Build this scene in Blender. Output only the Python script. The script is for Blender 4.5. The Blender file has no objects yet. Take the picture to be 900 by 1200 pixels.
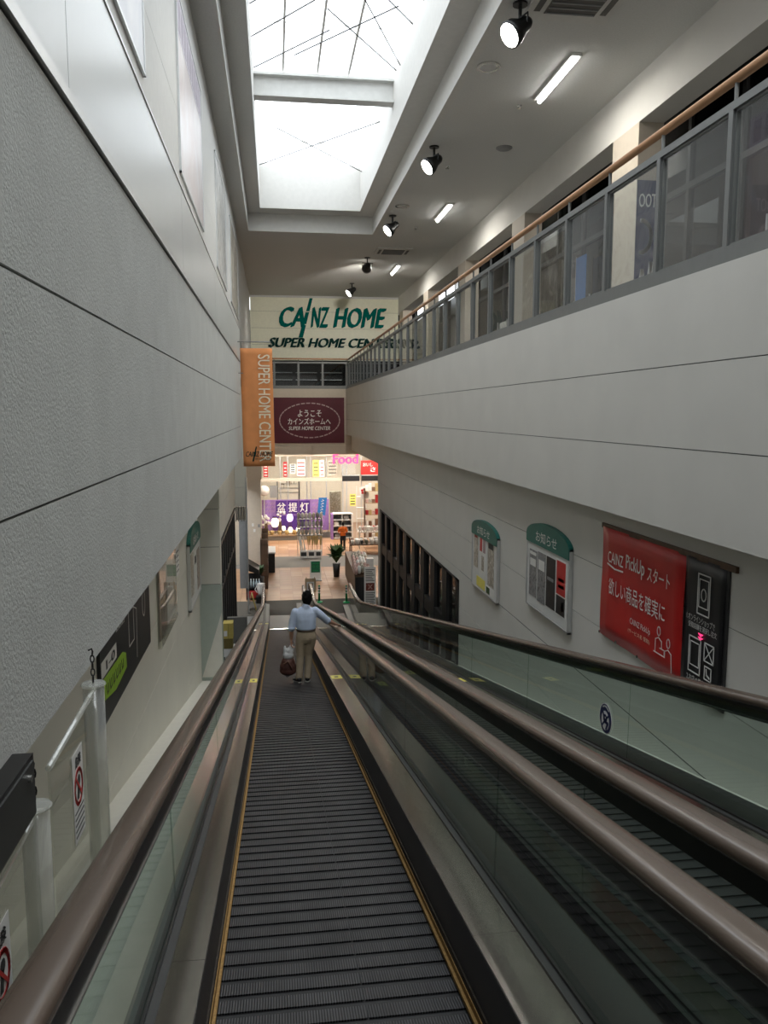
import bpy, bmesh, math, random
from mathutils import Vector, Matrix
random.seed(7)
S = bpy.context.scene
COL = S.collection
Z0 = 8.264            # eye level above the lower floor; heights below are given relative to eye level
FL = -8.264           # lower floor
TA = math.tan(math.radians(11.85))   # slope of the moving walkways
R = math.radians

# ------------------------------------------------------------------ camera, sky, exposure
cam = bpy.data.cameras.new('camera'); co = bpy.data.objects.new('camera', cam); COL.objects.link(co)
cam.sensor_fit = 'VERTICAL'; cam.sensor_height = 36.0; cam.lens = 940 / 1200 * 36.0
cam.clip_start = 0.05; cam.clip_end = 300
co.location = (0, 0, Z0)
_th, _ps = R(7.035), R(7.756)
co.rotation_mode = 'XYZ'; co.rotation_euler = (R(90) - _th, 0, -_ps)
S.camera = co

w = bpy.data.worlds.new('overcast_sky'); S.world = w; w.use_nodes = True
bg = w.node_tree.nodes['Background']; bg.inputs[0].default_value = (0.93, 0.97, 1.0, 1); bg.inputs[1].default_value = 4.2

S.view_settings.view_transform = 'Standard'; S.view_settings.look = 'None'
S.view_settings.gamma = 1.0; S.view_settings.use_curve_mapping = False
S.view_settings.exposure = 0.45
cy = S.cycles
cy.max_bounces = 9; cy.diffuse_bounces = 5; cy.glossy_bounces = 4; cy.transmission_bounces = 6
cy.transparent_max_bounces = 24; cy.caustics_reflective = False; cy.caustics_refractive = False
cy.sample_clamp_indirect = 4.0; cy.use_denoising = True

def area(name, loc, sx, sy, power, rot=(0, 0, 0), color=(1, 1, 1), portal=False, spread=180):
    l = bpy.data.lights.new(name, 'AREA'); l.shape = 'RECTANGLE'; l.size = sx; l.size_y = sy
    l.energy = power; l.color = color; l.spread = R(spread)
    if portal: l.cycles.is_portal = True
    o = bpy.data.objects.new(name, l); COL.objects.link(o); o.location = (loc[0], loc[1], loc[2] + Z0)
    o.rotation_euler = rot
    return o
area('skylight_portal', (1.4, 13.6, 8.6), 3.6, 31.0, 1, portal=True)

# ------------------------------------------------------------------ materials
def _nodes(name):
    m = bpy.data.materials.new(name); m.use_nodes = True
    nt = m.node_tree; b = nt.nodes['Principled BSDF']
    return m, nt, b
def mat(name, col, rough=0.6, metal=0.0, var=0.0, vscale=8.0, bump=0.0, bscale=200.0, spec=0.5, emit=None, estr=0.0, aniso=None):
    m, nt, b = _nodes(name)
    b.inputs['Base Color'].default_value = (*col, 1); b.inputs['Roughness'].default_value = rough
    b.inputs['Metallic'].default_value = metal; b.inputs['Specular IOR Level'].default_value = spec
    tc = None
    if var or bump:
        tc = nt.nodes.new('ShaderNodeTexCoord')
    if var:
        mp = nt.nodes.new('ShaderNodeMapping'); nt.links.new(tc.outputs['Object'], mp.inputs[0])
        if aniso: mp.inputs['Scale'].default_value = aniso
        n = nt.nodes.new('ShaderNodeTexNoise'); n.inputs['Scale'].default_value = vscale; n.inputs['Detail'].default_value = 6
        nt.links.new(mp.outputs[0], n.inputs['Vector'])
        r = nt.nodes.new('ShaderNodeValToRGB')
        r.color_ramp.elements[0].position = 0.3; r.color_ramp.elements[1].position = 0.7
        r.color_ramp.elements[0].color = tuple(max(0, c * (1 - var)) for c in col) + (1,)
        r.color_ramp.elements[1].color = tuple(min(1, c * (1 + var)) for c in col) + (1,)
        nt.links.new(n.outputs['Fac'], r.inputs[0]); nt.links.new(r.outputs[0], b.inputs['Base Color'])
    if bump:
        n2 = nt.nodes.new('ShaderNodeTexNoise'); n2.inputs['Scale'].default_value = bscale; n2.inputs['Detail'].default_value = 3
        nt.links.new(tc.outputs['Object'], n2.inputs['Vector'])
        bp = nt.nodes.new('ShaderNodeBump'); bp.inputs['Strength'].default_value = bump; bp.inputs['Distance'].default_value = 0.01
        nt.links.new(n2.outputs['Fac'], bp.inputs['Height']); nt.links.new(bp.outputs[0], b.inputs['Normal'])
    if emit:
        b.inputs['Emission Color'].default_value = (*emit, 1); b.inputs['Emission Strength'].default_value = estr
    return m
def glass(name, tint, rough=0.0, ior=1.5, milk=0.0):
    m = bpy.data.materials.new(name); m.use_nodes = True; nt = m.node_tree; nt.nodes.clear()
    out = nt.nodes.new('ShaderNodeOutputMaterial'); tr = nt.nodes.new('ShaderNodeBsdfTransparent'); gl = nt.nodes.new('ShaderNodeBsdfGlossy')
    tr.inputs[0].default_value = (*tint, 1); gl.inputs['Roughness'].default_value = rough
    fr = nt.nodes.new('ShaderNodeFresnel'); fr.inputs[0].default_value = ior
    mx = nt.nodes.new('ShaderNodeMixShader')
    ge = nt.nodes.new('ShaderNodeNewGeometry'); ml = nt.nodes.new('ShaderNodeMath'); ml.operation = 'MULTIPLY'
    iv = nt.nodes.new('ShaderNodeMath'); iv.operation = 'SUBTRACT'; iv.inputs[0].default_value = 1.0   # the far face of a sheet adds no second mirror
    nt.links.new(ge.outputs['Backfacing'], iv.inputs[1]); nt.links.new(iv.outputs[0], ml.inputs[0]); nt.links.new(fr.outputs[0], ml.inputs[1])
    nt.links.new(ml.outputs[0], mx.inputs[0])
    src = tr.outputs[0]
    if milk:
        df = nt.nodes.new('ShaderNodeBsdfDiffuse'); df.inputs[0].default_value = (0.8, 0.82, 0.8, 1)
        m2 = nt.nodes.new('ShaderNodeMixShader'); m2.inputs[0].default_value = milk
        nt.links.new(src, m2.inputs[1]); nt.links.new(df.outputs[0], m2.inputs[2]); src = m2.outputs[0]
    nt.links.new(src, mx.inputs[1]); nt.links.new(gl.outputs[0], mx.inputs[2]); nt.links.new(mx.outputs[0], out.inputs[0])
    return m
def pallet_mat(name):
    m, nt, b = _nodes(name)
    tc = nt.nodes.new('ShaderNodeTexCoord'); wv = nt.nodes.new('ShaderNodeTexWave')
    wv.wave_type = 'BANDS'; wv.bands_direction = 'X'; wv.inputs['Scale'].default_value = 26.0
    nt.links.new(tc.outputs['Object'], wv.inputs['Vector'])
    r = nt.nodes.new('ShaderNodeValToRGB'); r.color_ramp.elements[0].position = 0.25; r.color_ramp.elements[1].position = 0.6
    r.color_ramp.elements[0].color = (0.012, 0.012, 0.013, 1); r.color_ramp.elements[1].color = (0.11, 0.11, 0.115, 1)
    nt.links.new(wv.outputs['Fac'], r.inputs[0]); 
    n = nt.nodes.new('ShaderNodeTexNoise'); n.inputs['Scale'].default_value = 5.0
    mp = nt.nodes.new('ShaderNodeMapping'); mp.inputs['Scale'].default_value = (1, .4, 1)
    ge = nt.nodes.new('ShaderNodeNewGeometry')
    nt.links.new(ge.outputs['Position'], mp.inputs[0]); nt.links.new(mp.outputs[0], n.inputs['Vector'])
    mx = nt.nodes.new('ShaderNodeMix'); mx.data_type = 'RGBA'; mx.blend_type = 'MULTIPLY'; mx.inputs[0].default_value = 0.75
    nt.links.new(r.outputs[0], mx.inputs[6]); nt.links.new(n.outputs['Fac'], mx.inputs[7]); nt.links.new(mx.outputs[2], b.inputs['Base Color'])
    bp = nt.nodes.new('ShaderNodeBump'); bp.inputs['Strength'].default_value = 0.4; bp.inputs['Distance'].default_value = 0.004
    nt.links.new(wv.outputs['Fac'], bp.inputs['Height']); nt.links.new(bp.outputs[0], b.inputs['Normal'])
    b.inputs['Metallic'].default_value = 0.35; b.inputs['Roughness'].default_value = 0.5
    return m
def print_mat(name, cols, scale=3.0, dist=2.0, rough=0.35):
    """a printed picture: soft blotches of a few colours"""
    m, nt, b = _nodes(name)
    tc = nt.nodes.new('ShaderNodeTexCoord'); n = nt.nodes.new('ShaderNodeTexNoise')
    n.inputs['Scale'].default_value = scale; n.inputs['Detail'].default_value = 4; n.inputs['Distortion'].default_value = dist
    nt.links.new(tc.outputs['Object'], n.inputs['Vector'])
    r = nt.nodes.new('ShaderNodeValToRGB'); cr = r.color_ramp
    while len(cr.elements) < len(cols): cr.elements.new(0.5)
    for i, c in enumerate(cols):
        cr.elements[i].position = 0.3 + 0.4 * i / max(1, len(cols) - 1); cr.elements[i].color = (*c, 1)
    nt.links.new(n.outputs['Fac'], r.inputs[0]); nt.links.new(r.outputs[0], b.inputs['Base Color'])
    b.inputs['Roughness'].default_value = rough
    return m

M = dict(
    plaster=mat('rough_plaster', (0.52, 0.53, 0.51), 0.85, var=0.05, vscale=3, bump=0.45, bscale=85),
    wall=mat('painted_panel', (0.67, 0.65, 0.605), 0.75, var=0.03, vscale=1.5, bump=0.12, bscale=90),
    lowwall=mat('painted_panel_lower', (0.68, 0.66, 0.585), 0.7, var=0.04, vscale=1.2, bump=0.1, bscale=90),
    joint=mat('joint_shadow_gap', (0.10, 0.10, 0.09), 0.9, var=0.1),
    satin=mat('satin_panel', (0.60, 0.62, 0.62), 0.3, metal=0.25, var=0.03, vscale=0.8),
    trim=mat('aluminium_trim', (0.62, 0.63, 0.63), 0.35, metal=0.8, var=0.04),
    upper=mat('upper_wall_paint', (0.60, 0.60, 0.58), 0.6, var=0.03),
    ceil=mat('ceiling_board', (0.62, 0.62, 0.60), 0.9, var=0.05, vscale=30, bump=0.3, bscale=120),
    curb=mat('skylight_curb_paint', (0.62, 0.61, 0.58), 0.7, var=0.03),
    steel=mat('white_painted_steel', (0.55, 0.55, 0.53), 0.5, var=0.05),
    rod=mat('brace_rod_steel', (0.06, 0.06, 0.06), 0.5, metal=0.3, var=0.1),
    signpanel=mat('cream_sign_panel', (0.84, 0.83, 0.67), 0.55, var=0.03),
    green=mat('green_letter', (0.0, 0.13, 0.11), 0.85, var=0.05, spec=0.1),
    darkgreen=mat('dark_green_letter', (0.008, 0.04, 0.035), 0.85, var=0.05, spec=0.1),
    greenhead=mat('green_header', (0.01, 0.13, 0.105), 0.45, var=0.05),
    maroon=mat('maroon_board', (0.085, 0.003, 0.013), 0.5, var=0.08),
    pinkish=mat('pale_dash', (0.42, 0.30, 0.30), 0.6, var=0.05),
    white=mat('white_print', (0.78, 0.77, 0.74), 0.55, var=0.03),
    cream=mat('cream_print', (0.88, 0.76, 0.56), 0.6, var=0.04),
    orange=mat('orange_cloth', (0.72, 0.285, 0.10), 0.85, var=0.06, vscale=4, bump=0.15, bscale=300),
    red=mat('red_vinyl', (0.52, 0.02, 0.018), 0.4, var=0.1, vscale=2, bump=0.1, bscale=6),
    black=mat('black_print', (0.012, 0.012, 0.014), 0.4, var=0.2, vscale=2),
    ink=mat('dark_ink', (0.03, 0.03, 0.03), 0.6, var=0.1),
    bluenavy=mat('navy_print', (0.012, 0.02, 0.09), 0.4, var=0.1),
    brown=mat('brown_rubber', (0.105, 0.076, 0.058), 0.27, var=0.06, vscale=2, spec=0.65),
    dark=mat('dark_metal', (0.014, 0.013, 0.012), 0.35, metal=0.3, var=0.2),
    skirt=mat('dark_skirt', (0.016, 0.013, 0.012), 0.38, var=0.2, vscale=6),
    gasket=mat('grey_gasket', (0.032, 0.033, 0.031), 0.5, var=0.1),
    deck=mat('brushed_deck', (0.36, 0.34, 0.30), 0.16, metal=0.95, var=0.06, vscale=60, aniso=(1, .05, 1)),
    bright=mat('bright_trim', (0.7, 0.69, 0.66), 0.2, metal=0.9, var=0.03),
    brush=mat('safety_brush', (0.30, 0.17, 0.045), 0.7, var=0.25, vscale=60),
    bristle=mat('brush_bristle', (0.03, 0.02, 0.012), 0.8, var=0.5, vscale=90),
    pallet=pallet_mat('grooved_pallet'),
    recess=mat('pallet_recess', (0.012, 0.012, 0.013), 0.55, metal=0.2, var=0.3),
    greenpanel=mat('pale_green_panel', (0.40, 0.45, 0.40), 0.5, var=0.04),
    bluegrey=mat('blue_grey_paint', (0.34, 0.37, 0.42), 0.7, var=0.05),
    acrylic_edge=glass('polished_acrylic_edge', (0.92, 0.92, 0.88), ior=1.7, milk=0.28),
    ledge=mat('ledge_paint', (0.70, 0.68, 0.61), 0.6, var=0.03),
    bal=glass('balustrade_glass', (0.78, 0.85, 0.81), ior=1.75),
    rail_glass=glass('railing_glass', (0.82, 0.85, 0.86), ior=2.05),
    store_glass=glass('store_glass', (0.92, 0.93, 0.92)),
    win_glass=glass('dark_window_glass', (0.45, 0.46, 0.46), ior=1.7),
    sky_glass=glass('skylight_glass', (0.92, 0.93, 0.94), milk=0.12),
    acrylic=glass('clear_acrylic', (0.90, 0.90, 0.86), ior=1.45, milk=0.10),
    railmetal=mat('grey_rail_paint', (0.20, 0.205, 0.20), 0.4, metal=0.3, var=0.04),
    wood=mat('wood_rail', (0.50, 0.27, 0.14), 0.4, var=0.15, vscale=12, aniso=(1, .08, 1)),
    frame=mat('black_window_frame', (0.006, 0.006, 0.006), 0.5, metal=0.0, var=0.2),
    lamp=mat('fluorescent_tube', (1, 1, 1), 0.4, emit=(1, 0.99, 0.95), estr=9.0, var=0.01),
    spotglow=mat('spot_lens', (1, 1, 1), 0.3, emit=(1, 0.97, 0.9), estr=8.0, var=0.01),
    spot=mat('black_lamp_paint', (0.008, 0.008, 0.008), 0.35, metal=0.2, var=0.2),
    grille=mat('grille_dark', (0.09, 0.085, 0.075), 0.6, var=0.1),
    tile=mat('terracotta_tile', (0.42, 0.235, 0.125), 0.45, var=0.16, vscale=1.3),
    tile2=mat('terracotta_tile_pale', (0.48, 0.29, 0.17), 0.45, var=0.12, vscale=1.3),
    tile3=mat('terracotta_tile_rose', (0.39, 0.21, 0.115), 0.45, var=0.12, vscale=1.3),
    grout=mat('tile_grout', (0.30, 0.20, 0.14), 0.85, var=0.1),
    mat_=mat('entrance_mat', (0.085, 0.075, 0.06), 0.95, var=0.1, vscale=40, bump=0.4, bscale=250),
    greymat=mat('grey_threshold', (0.22, 0.215, 0.20), 0.8, var=0.06, vscale=30),
    plate=mat('landing_plate', (0.20, 0.195, 0.18), 0.5, metal=0.3, var=0.05),
    column=mat('column_paint', (0.56, 0.49, 0.40), 0.65, var=0.03),
    storewall=mat('store_wall', (0.70, 0.64, 0.55), 0.7, var=0.04),
    purple=mat('purple_cloth', (0.30, 0.17, 0.44), 0.8, var=0.12, vscale=5),
    purple2=mat('deep_purple_cloth', (0.07, 0.02, 0.20), 0.8, var=0.12),
    blue=mat('blue_flag', (0.02, 0.17, 0.50), 0.7, var=0.08),
    lantern=mat('lantern_glow', (1, 0.92, 0.8), 0.6, emit=(1, 0.86, 0.62), estr=1.5, var=0.01),
    lanternp=mat('lantern_glow_violet', (0.9, 0.8, 1), 0.6, emit=(0.72, 0.55, 1), estr=1.2, var=0.01),
    woodpale=mat('pale_wood', (0.46, 0.33, 0.20), 0.6, var=0.15, vscale=14, aniso=(1, 1, .1)),
    wooddark=mat('dark_wood', (0.10, 0.055, 0.03), 0.55, var=0.2, vscale=14, aniso=(1, 1, .1)),
    straw=mat('straw', (0.50, 0.36, 0.16), 0.85, var=0.25, vscale=40),
    plastic=mat('clear_bag_goods', (0.62, 0.62, 0.58), 0.25, var=0.3, vscale=12, bump=0.5, bscale=30),
    shelfwhite=mat('shelf_white', (0.70, 0.70, 0.68), 0.5, var=0.03),
    shelfgrey=mat('shelf_grey', (0.25, 0.25, 0.25), 0.5, var=0.06),
    leaf=mat('plant_leaf', (0.035, 0.085, 0.022), 0.6, var=0.35, vscale=12),
    potblack=mat('black_pot', (0.012, 0.012, 0.012), 0.5, var=0.2),
    potgrey=mat('clay_pot_grey', (0.20, 0.19, 0.15), 0.7, var=0.15),
    potbrown=mat('clay_pot_brown', (0.20, 0.10, 0.06), 0.7, var=0.15),
    pinkpack=mat('pink_wrapped_goods', (0.60, 0.40, 0.36), 0.45, var=0.35, vscale=14, bump=0.4, bscale=40),
    bottle=mat('pale_bottle', (0.55, 0.66, 0.72), 0.3, var=0.05),
    redbox=mat('red_box', (0.35, 0.015, 0.015), 0.5, var=0.1),
    yellowbox=mat('yellow_box', (0.55, 0.44, 0.12), 0.6, var=0.08),
    olive=mat('olive_box', (0.16, 0.125, 0.035), 0.7, var=0.1),
    yellow=mat('yellow_label', (0.85, 0.74, 0.16), 0.5, var=0.04),
    lime=mat('lime_print', (0.30, 0.52, 0.03), 0.5, var=0.06),
    bollard=mat('green_bollard', (0.0, 0.30, 0.09), 0.45, var=0.06),
    neon=mat('pink_letter', (0.85, 0.03, 0.16), 0.4, emit=(1, 0.05, 0.22), estr=0.9, var=0.02),
    signgreen=mat('sign_green', (0.01, 0.14, 0.07), 0.5, var=0.06),
    skin=mat('skin', (0.50, 0.28, 0.19), 0.55, var=0.06, vscale=20),
    hair=mat('black_hair', (0.006, 0.0055, 0.005), 0.85, spec=0.15, var=0.3, vscale=60, aniso=(1, 1, .2)),
    shirt=mat('pale_blue_shirt', (0.54, 0.63, 0.80), 0.85, var=0.08, vscale=9, bump=0.5, bscale=14),
    chino=mat('khaki_trousers', (0.43, 0.34, 0.235), 0.85, var=0.08, vscale=9, bump=0.5, bscale=13),
    shoe=mat('black_shoe', (0.012, 0.011, 0.011), 0.4, var=0.2),
    sole=mat('pale_sole', (0.55, 0.53, 0.48), 0.6, var=0.05),
    belt=mat('leather_belt', (0.05, 0.03, 0.02), 0.5, var=0.1),
    bagbrown=mat('dark_brown_bag', (0.10, 0.04, 0.03), 0.5, var=0.25, vscale=8, bump=0.4, bscale=20),
    bagwhite=mat('white_plastic_bag', (0.70, 0.70, 0.70), 0.35, var=0.1, vscale=14, bump=0.8, bscale=25),
    orangeshirt=mat('orange_staff_shirt', (0.75, 0.17, 0.02), 0.8, var=0.08, vscale=9),
    darkcloth=mat('dark_trousers', (0.02, 0.02, 0.025), 0.8, var=0.1),
    pic_a=print_mat('poster_print_pale', [(0.70, 0.70, 0.72), (0.58, 0.58, 0.62), (0.72, 0.70, 0.70)], 0.4),
    pic_b=print_mat('poster_print_pink', [(0.66, 0.64, 0.66), (0.55, 0.48, 0.48), (0.68, 0.64, 0.63)], 0.5),
    pic_c=print_mat('poster_print_grey', [(0.18, 0.18, 0.18), (0.60, 0.60, 0.58), (0.34, 0.33, 0.31)], 0.9, 3),
    pic_d=print_mat('poster_print_tan', [(0.50, 0.46, 0.38), (0.22, 0.20, 0.17), (0.60, 0.57, 0.50)], 0.8, 3),
    pic_brown=print_mat('poster_print_brown', [(0.22, 0.14, 0.10), (0.40, 0.32, 0.26), (0.12, 0.08, 0.07)], 3),
    pic_shop=print_mat('shop_print', [(0.66, 0.62, 0.52), (0.30, 0.26, 0.2), (0.75, 0.72, 0.66)], 5),
    pic_grey=print_mat('notice_print', [(0.05, 0.05, 0.055), (0.30, 0.30, 0.30), (0.10, 0.10, 0.10)], 8),
    pic_meat=print_mat('food_photo', [(0.30, 0.03, 0.02), (0.10, 0.02, 0.015), (0.45, 0.15, 0.10)], 8),
    flowers=mat('white_paper_flowers', (0.72, 0.70, 0.68), 0.7, var=0.1, vscale=20),
)

# ------------------------------------------------------------------ mesh helpers
class MB:
    def __init__(s): s.v = []; s.f = []; s.smooth = False
    def add(s, vs, fs):
        n = len(s.v); s.v += [tuple(v) for v in vs]; s.f += [tuple(i + n for i in f) for f in fs]; return s
    def box(s, x0, x1, y0, y1, z0, z1, slope=0.0, yref=0.0):
        vs = []
        for z in (z0, z1):
            for x, y in ((x0, y0), (x1, y0), (x1, y1), (x0, y1)):
                vs.append((x, y, z - slope * (y - yref)))
        return s.add(vs, [(3, 2, 1, 0), (4, 5, 6, 7), (0, 1, 5, 4), (1, 2, 6, 5), (2, 3, 7, 6), (3, 0, 4, 7)])
    def hexa(s, p):  # eight corners: bottom ring then top ring
        return s.add(p, [(3, 2, 1, 0), (4, 5, 6, 7), (0, 1, 5, 4), (1, 2, 6, 5), (2, 3, 7, 6), (3, 0, 4, 7)])
    def prism(s, poly, axis_vec):
        n = len(poly); a = Vector(axis_vec)
        vs = [Vector(p) for p in poly] + [Vector(p) + a for p in poly]
        fs = [tuple(range(n))[::-1], tuple(range(n, 2 * n))] + [(i, (i + 1) % n, n + (i + 1) % n, n + i) for i in range(n)]
        return s.add(vs, fs)
    def tube(s, pts, rad, seg=8, caps=True):
        pts = [Vector(p) for p in pts]; k = len(pts)
        rad = rad if isinstance(rad, (list, tuple)) else [rad] * k
        vs = []; up = None
        for i, p in enumerate(pts):
            d = (pts[min(i + 1, k - 1)] - pts[max(i - 1, 0)]).normalized()
            if up is None:
                up = Vector((0, 0, 1)) if abs(d.z) < 0.9 else Vector((1, 0, 0))
            sd = d.cross(up).normalized(); up2 = sd.cross(d).normalized(); up = up2
            for j in range(seg):
                a = 2 * math.pi * j / seg
                vs.append(p + sd * math.cos(a) * rad[i] + up2 * math.sin(a) * rad[i])
        fs = [(i * seg + j, i * seg + (j + 1) % seg, (i + 1) * seg + (j + 1) % seg, (i + 1) * seg + j) for i in range(k - 1) for j in range(seg)]
        if caps: fs += [tuple(range(seg))[::-1], tuple(range((k - 1) * seg, k * seg))]
        return s.add(vs, fs)
    def lathe(s, c, prof, seg=14):  # prof: (radius, z) from bottom to top
        vs = []
        for r_, z in prof:
            for j in range(seg):
                a = 2 * math.pi * j / seg; vs.append((c[0] + r_ * math.cos(a), c[1] + r_ * math.sin(a), c[2] + z))
        k = len(prof)
        fs = [(i * seg + j, i * seg + (j + 1) % seg, (i + 1) * seg + (j + 1) % seg, (i + 1) * seg + j) for i in range(k - 1) for j in range(seg)]
        fs += [tuple(range(seg))[::-1], tuple(range((k - 1) * seg, k * seg))]
        return s.add(vs, fs)
    def ball(s, c, rx, ry=None, rz=None, seg=12, ring=8):
        ry = ry or rx; rz = rz or rx
        n = len(s.v); vs = [(c[0], c[1], c[2] - rz)]
        for i in range(1, ring):
            t = -math.pi / 2 + math.pi * i / ring
            for j in range(seg):
                a = 2 * math.pi * j / seg
                vs.append((c[0] + rx * math.cos(t) * math.cos(a), c[1] + ry * math.cos(t) * math.sin(a), c[2] + rz * math.sin(t)))
        vs.append((c[0], c[1], c[2] + rz)); top = len(vs) - 1
        fs = [(0, 1 + (j + 1) % seg, 1 + j) for j in range(seg)]
        for i in range(ring - 2):
            for j in range(seg):
                a = 1 + i * seg + j; b_ = 1 + i * seg + (j + 1) % seg
                fs.append((a, b_, b_ + seg, a + seg))
        o = 1 + (ring - 2) * seg
        fs += [(top, o + j, o + (j + 1) % seg) for j in range(seg)]
        return s.add(vs, fs)
    def build(s, name, material, parent=None, loc=None, smooth=False, bevel=0.0):
        me = bpy.data.meshes.new(name)
        if parent is not None:
            off = ORIG[parent.name]
        else:
            if loc is None:
                xs = [v[0] for v in s.v]; ys = [v[1] for v in s.v]; zs = [v[2] for v in s.v]
                loc = ((min(xs) + max(xs)) / 2, (min(ys) + max(ys)) / 2, min(zs))
            off = loc
        me.from_pydata([(v[0] - off[0], v[1] - off[1], v[2] - off[2]) for v in s.v], [], s.f)
        me.update()
        bm = bmesh.new(); bm.from_mesh(me); bmesh.ops.recalc_face_normals(bm, faces=bm.faces); bm.to_mesh(me); bm.free()
        if smooth:
            for p in me.polygons: p.use_smooth = True
        me.materials.append(M[material] if isinstance(material, str) else material)
        o = bpy.data.objects.new(name, me); COL.objects.link(o)
        if parent is not None:
            o.parent = parent; ORIG[o.name] = off
        else:
            o.location = (loc[0], loc[1], loc[2] + Z0); ORIG[o.name] = loc
        if bevel:
            b = o.modifiers.new('bevel', 'BEVEL'); b.width = bevel; b.segments = 2; b.limit_method = 'ANGLE'
        return o
ORIG = {}
def tag(o, label=None, cat=None, group=None, kind=None):
    if label: o['label'] = label
    if cat: o['category'] = cat
    if group: o['group'] = group
    if kind: o['kind'] = kind
    return o
def thing(name, loc, label, cat, group=None, kind=None):
    o = bpy.data.objects.new(name, None); COL.objects.link(o); o.empty_display_size = 0.1
    o.location = (loc[0], loc[1], loc[2] + Z0); ORIG[o.name] = tuple(loc)
    return tag(o, label, cat, group, kind)
def struct(name, loc):
    return thing(name, loc, None, None, kind='structure')
def dup(root, loc, label=None, group=None, rz=None, sc=None):
    r = root.copy(); COL.objects.link(r); r.location = (loc[0], loc[1], loc[2] + Z0)
    if rz is not None: r.rotation_euler = (0, 0, rz)
    if sc is not None: r.scale = sc if not isinstance(sc, (int, float)) else (sc, sc, sc)
    if label: r['label'] = label
    if group: r['group'] = group
    for ch in list(root.children):
        c = ch.copy(); COL.objects.link(c); c.parent = r
        for g in list(ch.children):
            d = g.copy(); COL.objects.link(d); d.parent = c
    return r
ORD = ['first', 'second', 'third', 'fourth', 'fifth', 'sixth', 'seventh', 'eighth', 'ninth', 'tenth']
LEV = ['bottom', 'second lowest', 'middle', 'second highest', 'top']
CN = dict(potbrown='brown', redbox='red', straw='tan', pic_shop='beige printed', pinkpack='pink', white='white', plastic='clear wrapped', flowers='chalk white', shelfgrey='grey', potgrey='grey', potblack='black', wooddark='dark brown')
def B(*a, **k): return MB().box(*a, **k)

class Fr:
    """a flat face in the room: origin, reading direction, up, and the outward normal"""
    def __init__(s, o, xd, up=(0, 0, 1)):
        s.o = Vector(o); s.x = Vector(xd).normalized(); s.u = Vector(up).normalized(); s.n = s.x.cross(s.u).normalized()
    def p(s, u, v, w=0): return s.o + s.x * u + s.u * v + s.n * w
    def rect(s, mb, u0, v0, u1, v1, w0, w1):
        q = [(u0, v0), (u1, v0), (u1, v1), (u0, v1)]
        return mb.hexa([s.p(a, b, w0) for a, b in q] + [s.p(a, b, w1) for a, b in q])
    def poly(s, mb, pts, w0, w1):
        return mb.prism([s.p(a, b, w0) for a, b in pts], s.n * (w1 - w0))
    def line(s, mb, pts, wd, w0, w1, closed=False):
        pts = [Vector((a, b)) for a, b in pts]
        segs = list(zip(pts, pts[1:] + ([pts[0]] if closed else [])))
        for a, b in segs:
            d = (b - a)
            if d.length < 1e-6: continue
            d.normalize(); n = Vector((-d.y, d.x)) * wd / 2; e = d * wd / 2
            q = [a - e - n, b + e - n, b + e + n, a - e + n]
            s.poly(mb, [tuple(t) for t in q], w0, w1)
        return mb
    def ell(s, cu, cv, ru, rv, n=24, a0=0, a1=360):
        k = n if a1 - a0 >= 360 else n + 1
        return [(cu + ru * math.cos(R(a0 + (a1 - a0) * i / n)), cv + rv * math.sin(R(a0 + (a1 - a0) * i / n))) for i in range(k)]
_tx = {}
def _textmesh(s, bold, shear, extrude):
    k = (s, bold, shear, extrude)
    if k not in _tx:
        c = bpy.data.curves.new('lettering', 'FONT'); c.body = s; c.offset = bold; c.shear = shear; c.extrude = extrude
        c.resolution_u = 3
        o = bpy.data.objects.new('lettering', c); COL.objects.link(o)
        dg = bpy.context.evaluated_depsgraph_get()
        m = bpy.data.meshes.new_from_object(o.evaluated_get(dg))
        vs = [tuple(v.co) for v in m.vertices]; fs = [tuple(p.vertices) for p in m.polygons]
        bpy.data.objects.remove(o); bpy.data.meshes.remove(m)
        _tx[k] = (vs, fs)
    return _tx[k]
def text(fr, s, u0, v0, u1, v1, material, parent, w=0.004, bold=0.0, shear=0.0, depth=0.0, vert=False, name='lettering'):
    """lettering fitted to a rectangle of the face; vert turns it to read downwards"""
    vs, fs = _textmesh(s, 0.0, shear, 1.0 if depth else 0.0)
    if vert: vs = [(y, -x, z) for x, y, z in vs]
    xs = [v[0] for v in vs]; ys = [v[1] for v in vs]
    ax = (u1 - u0) / (max(xs) - min(xs)); ay = (v1 - v0) / (max(ys) - min(ys))
    mb = MB()
    for k in ((-1, 0, 1) if bold else (0,)):      # heavier strokes: copies side by side, each a hair further out
        mb.add([fr.p(u0 + (x + k * bold * (.35 if vert else 1) - min(xs)) * ax, v0 + (y + k * bold * (1 if vert else .35) - min(ys)) * ay, w + (z + 1) * depth / 2 + (k + 1) * .0007) for x, y, z in vs], fs)
    return mb.build(name, material, parent)

# ================================================================== THE SHELL
YB = -5.0      # wall behind the camera
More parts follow.
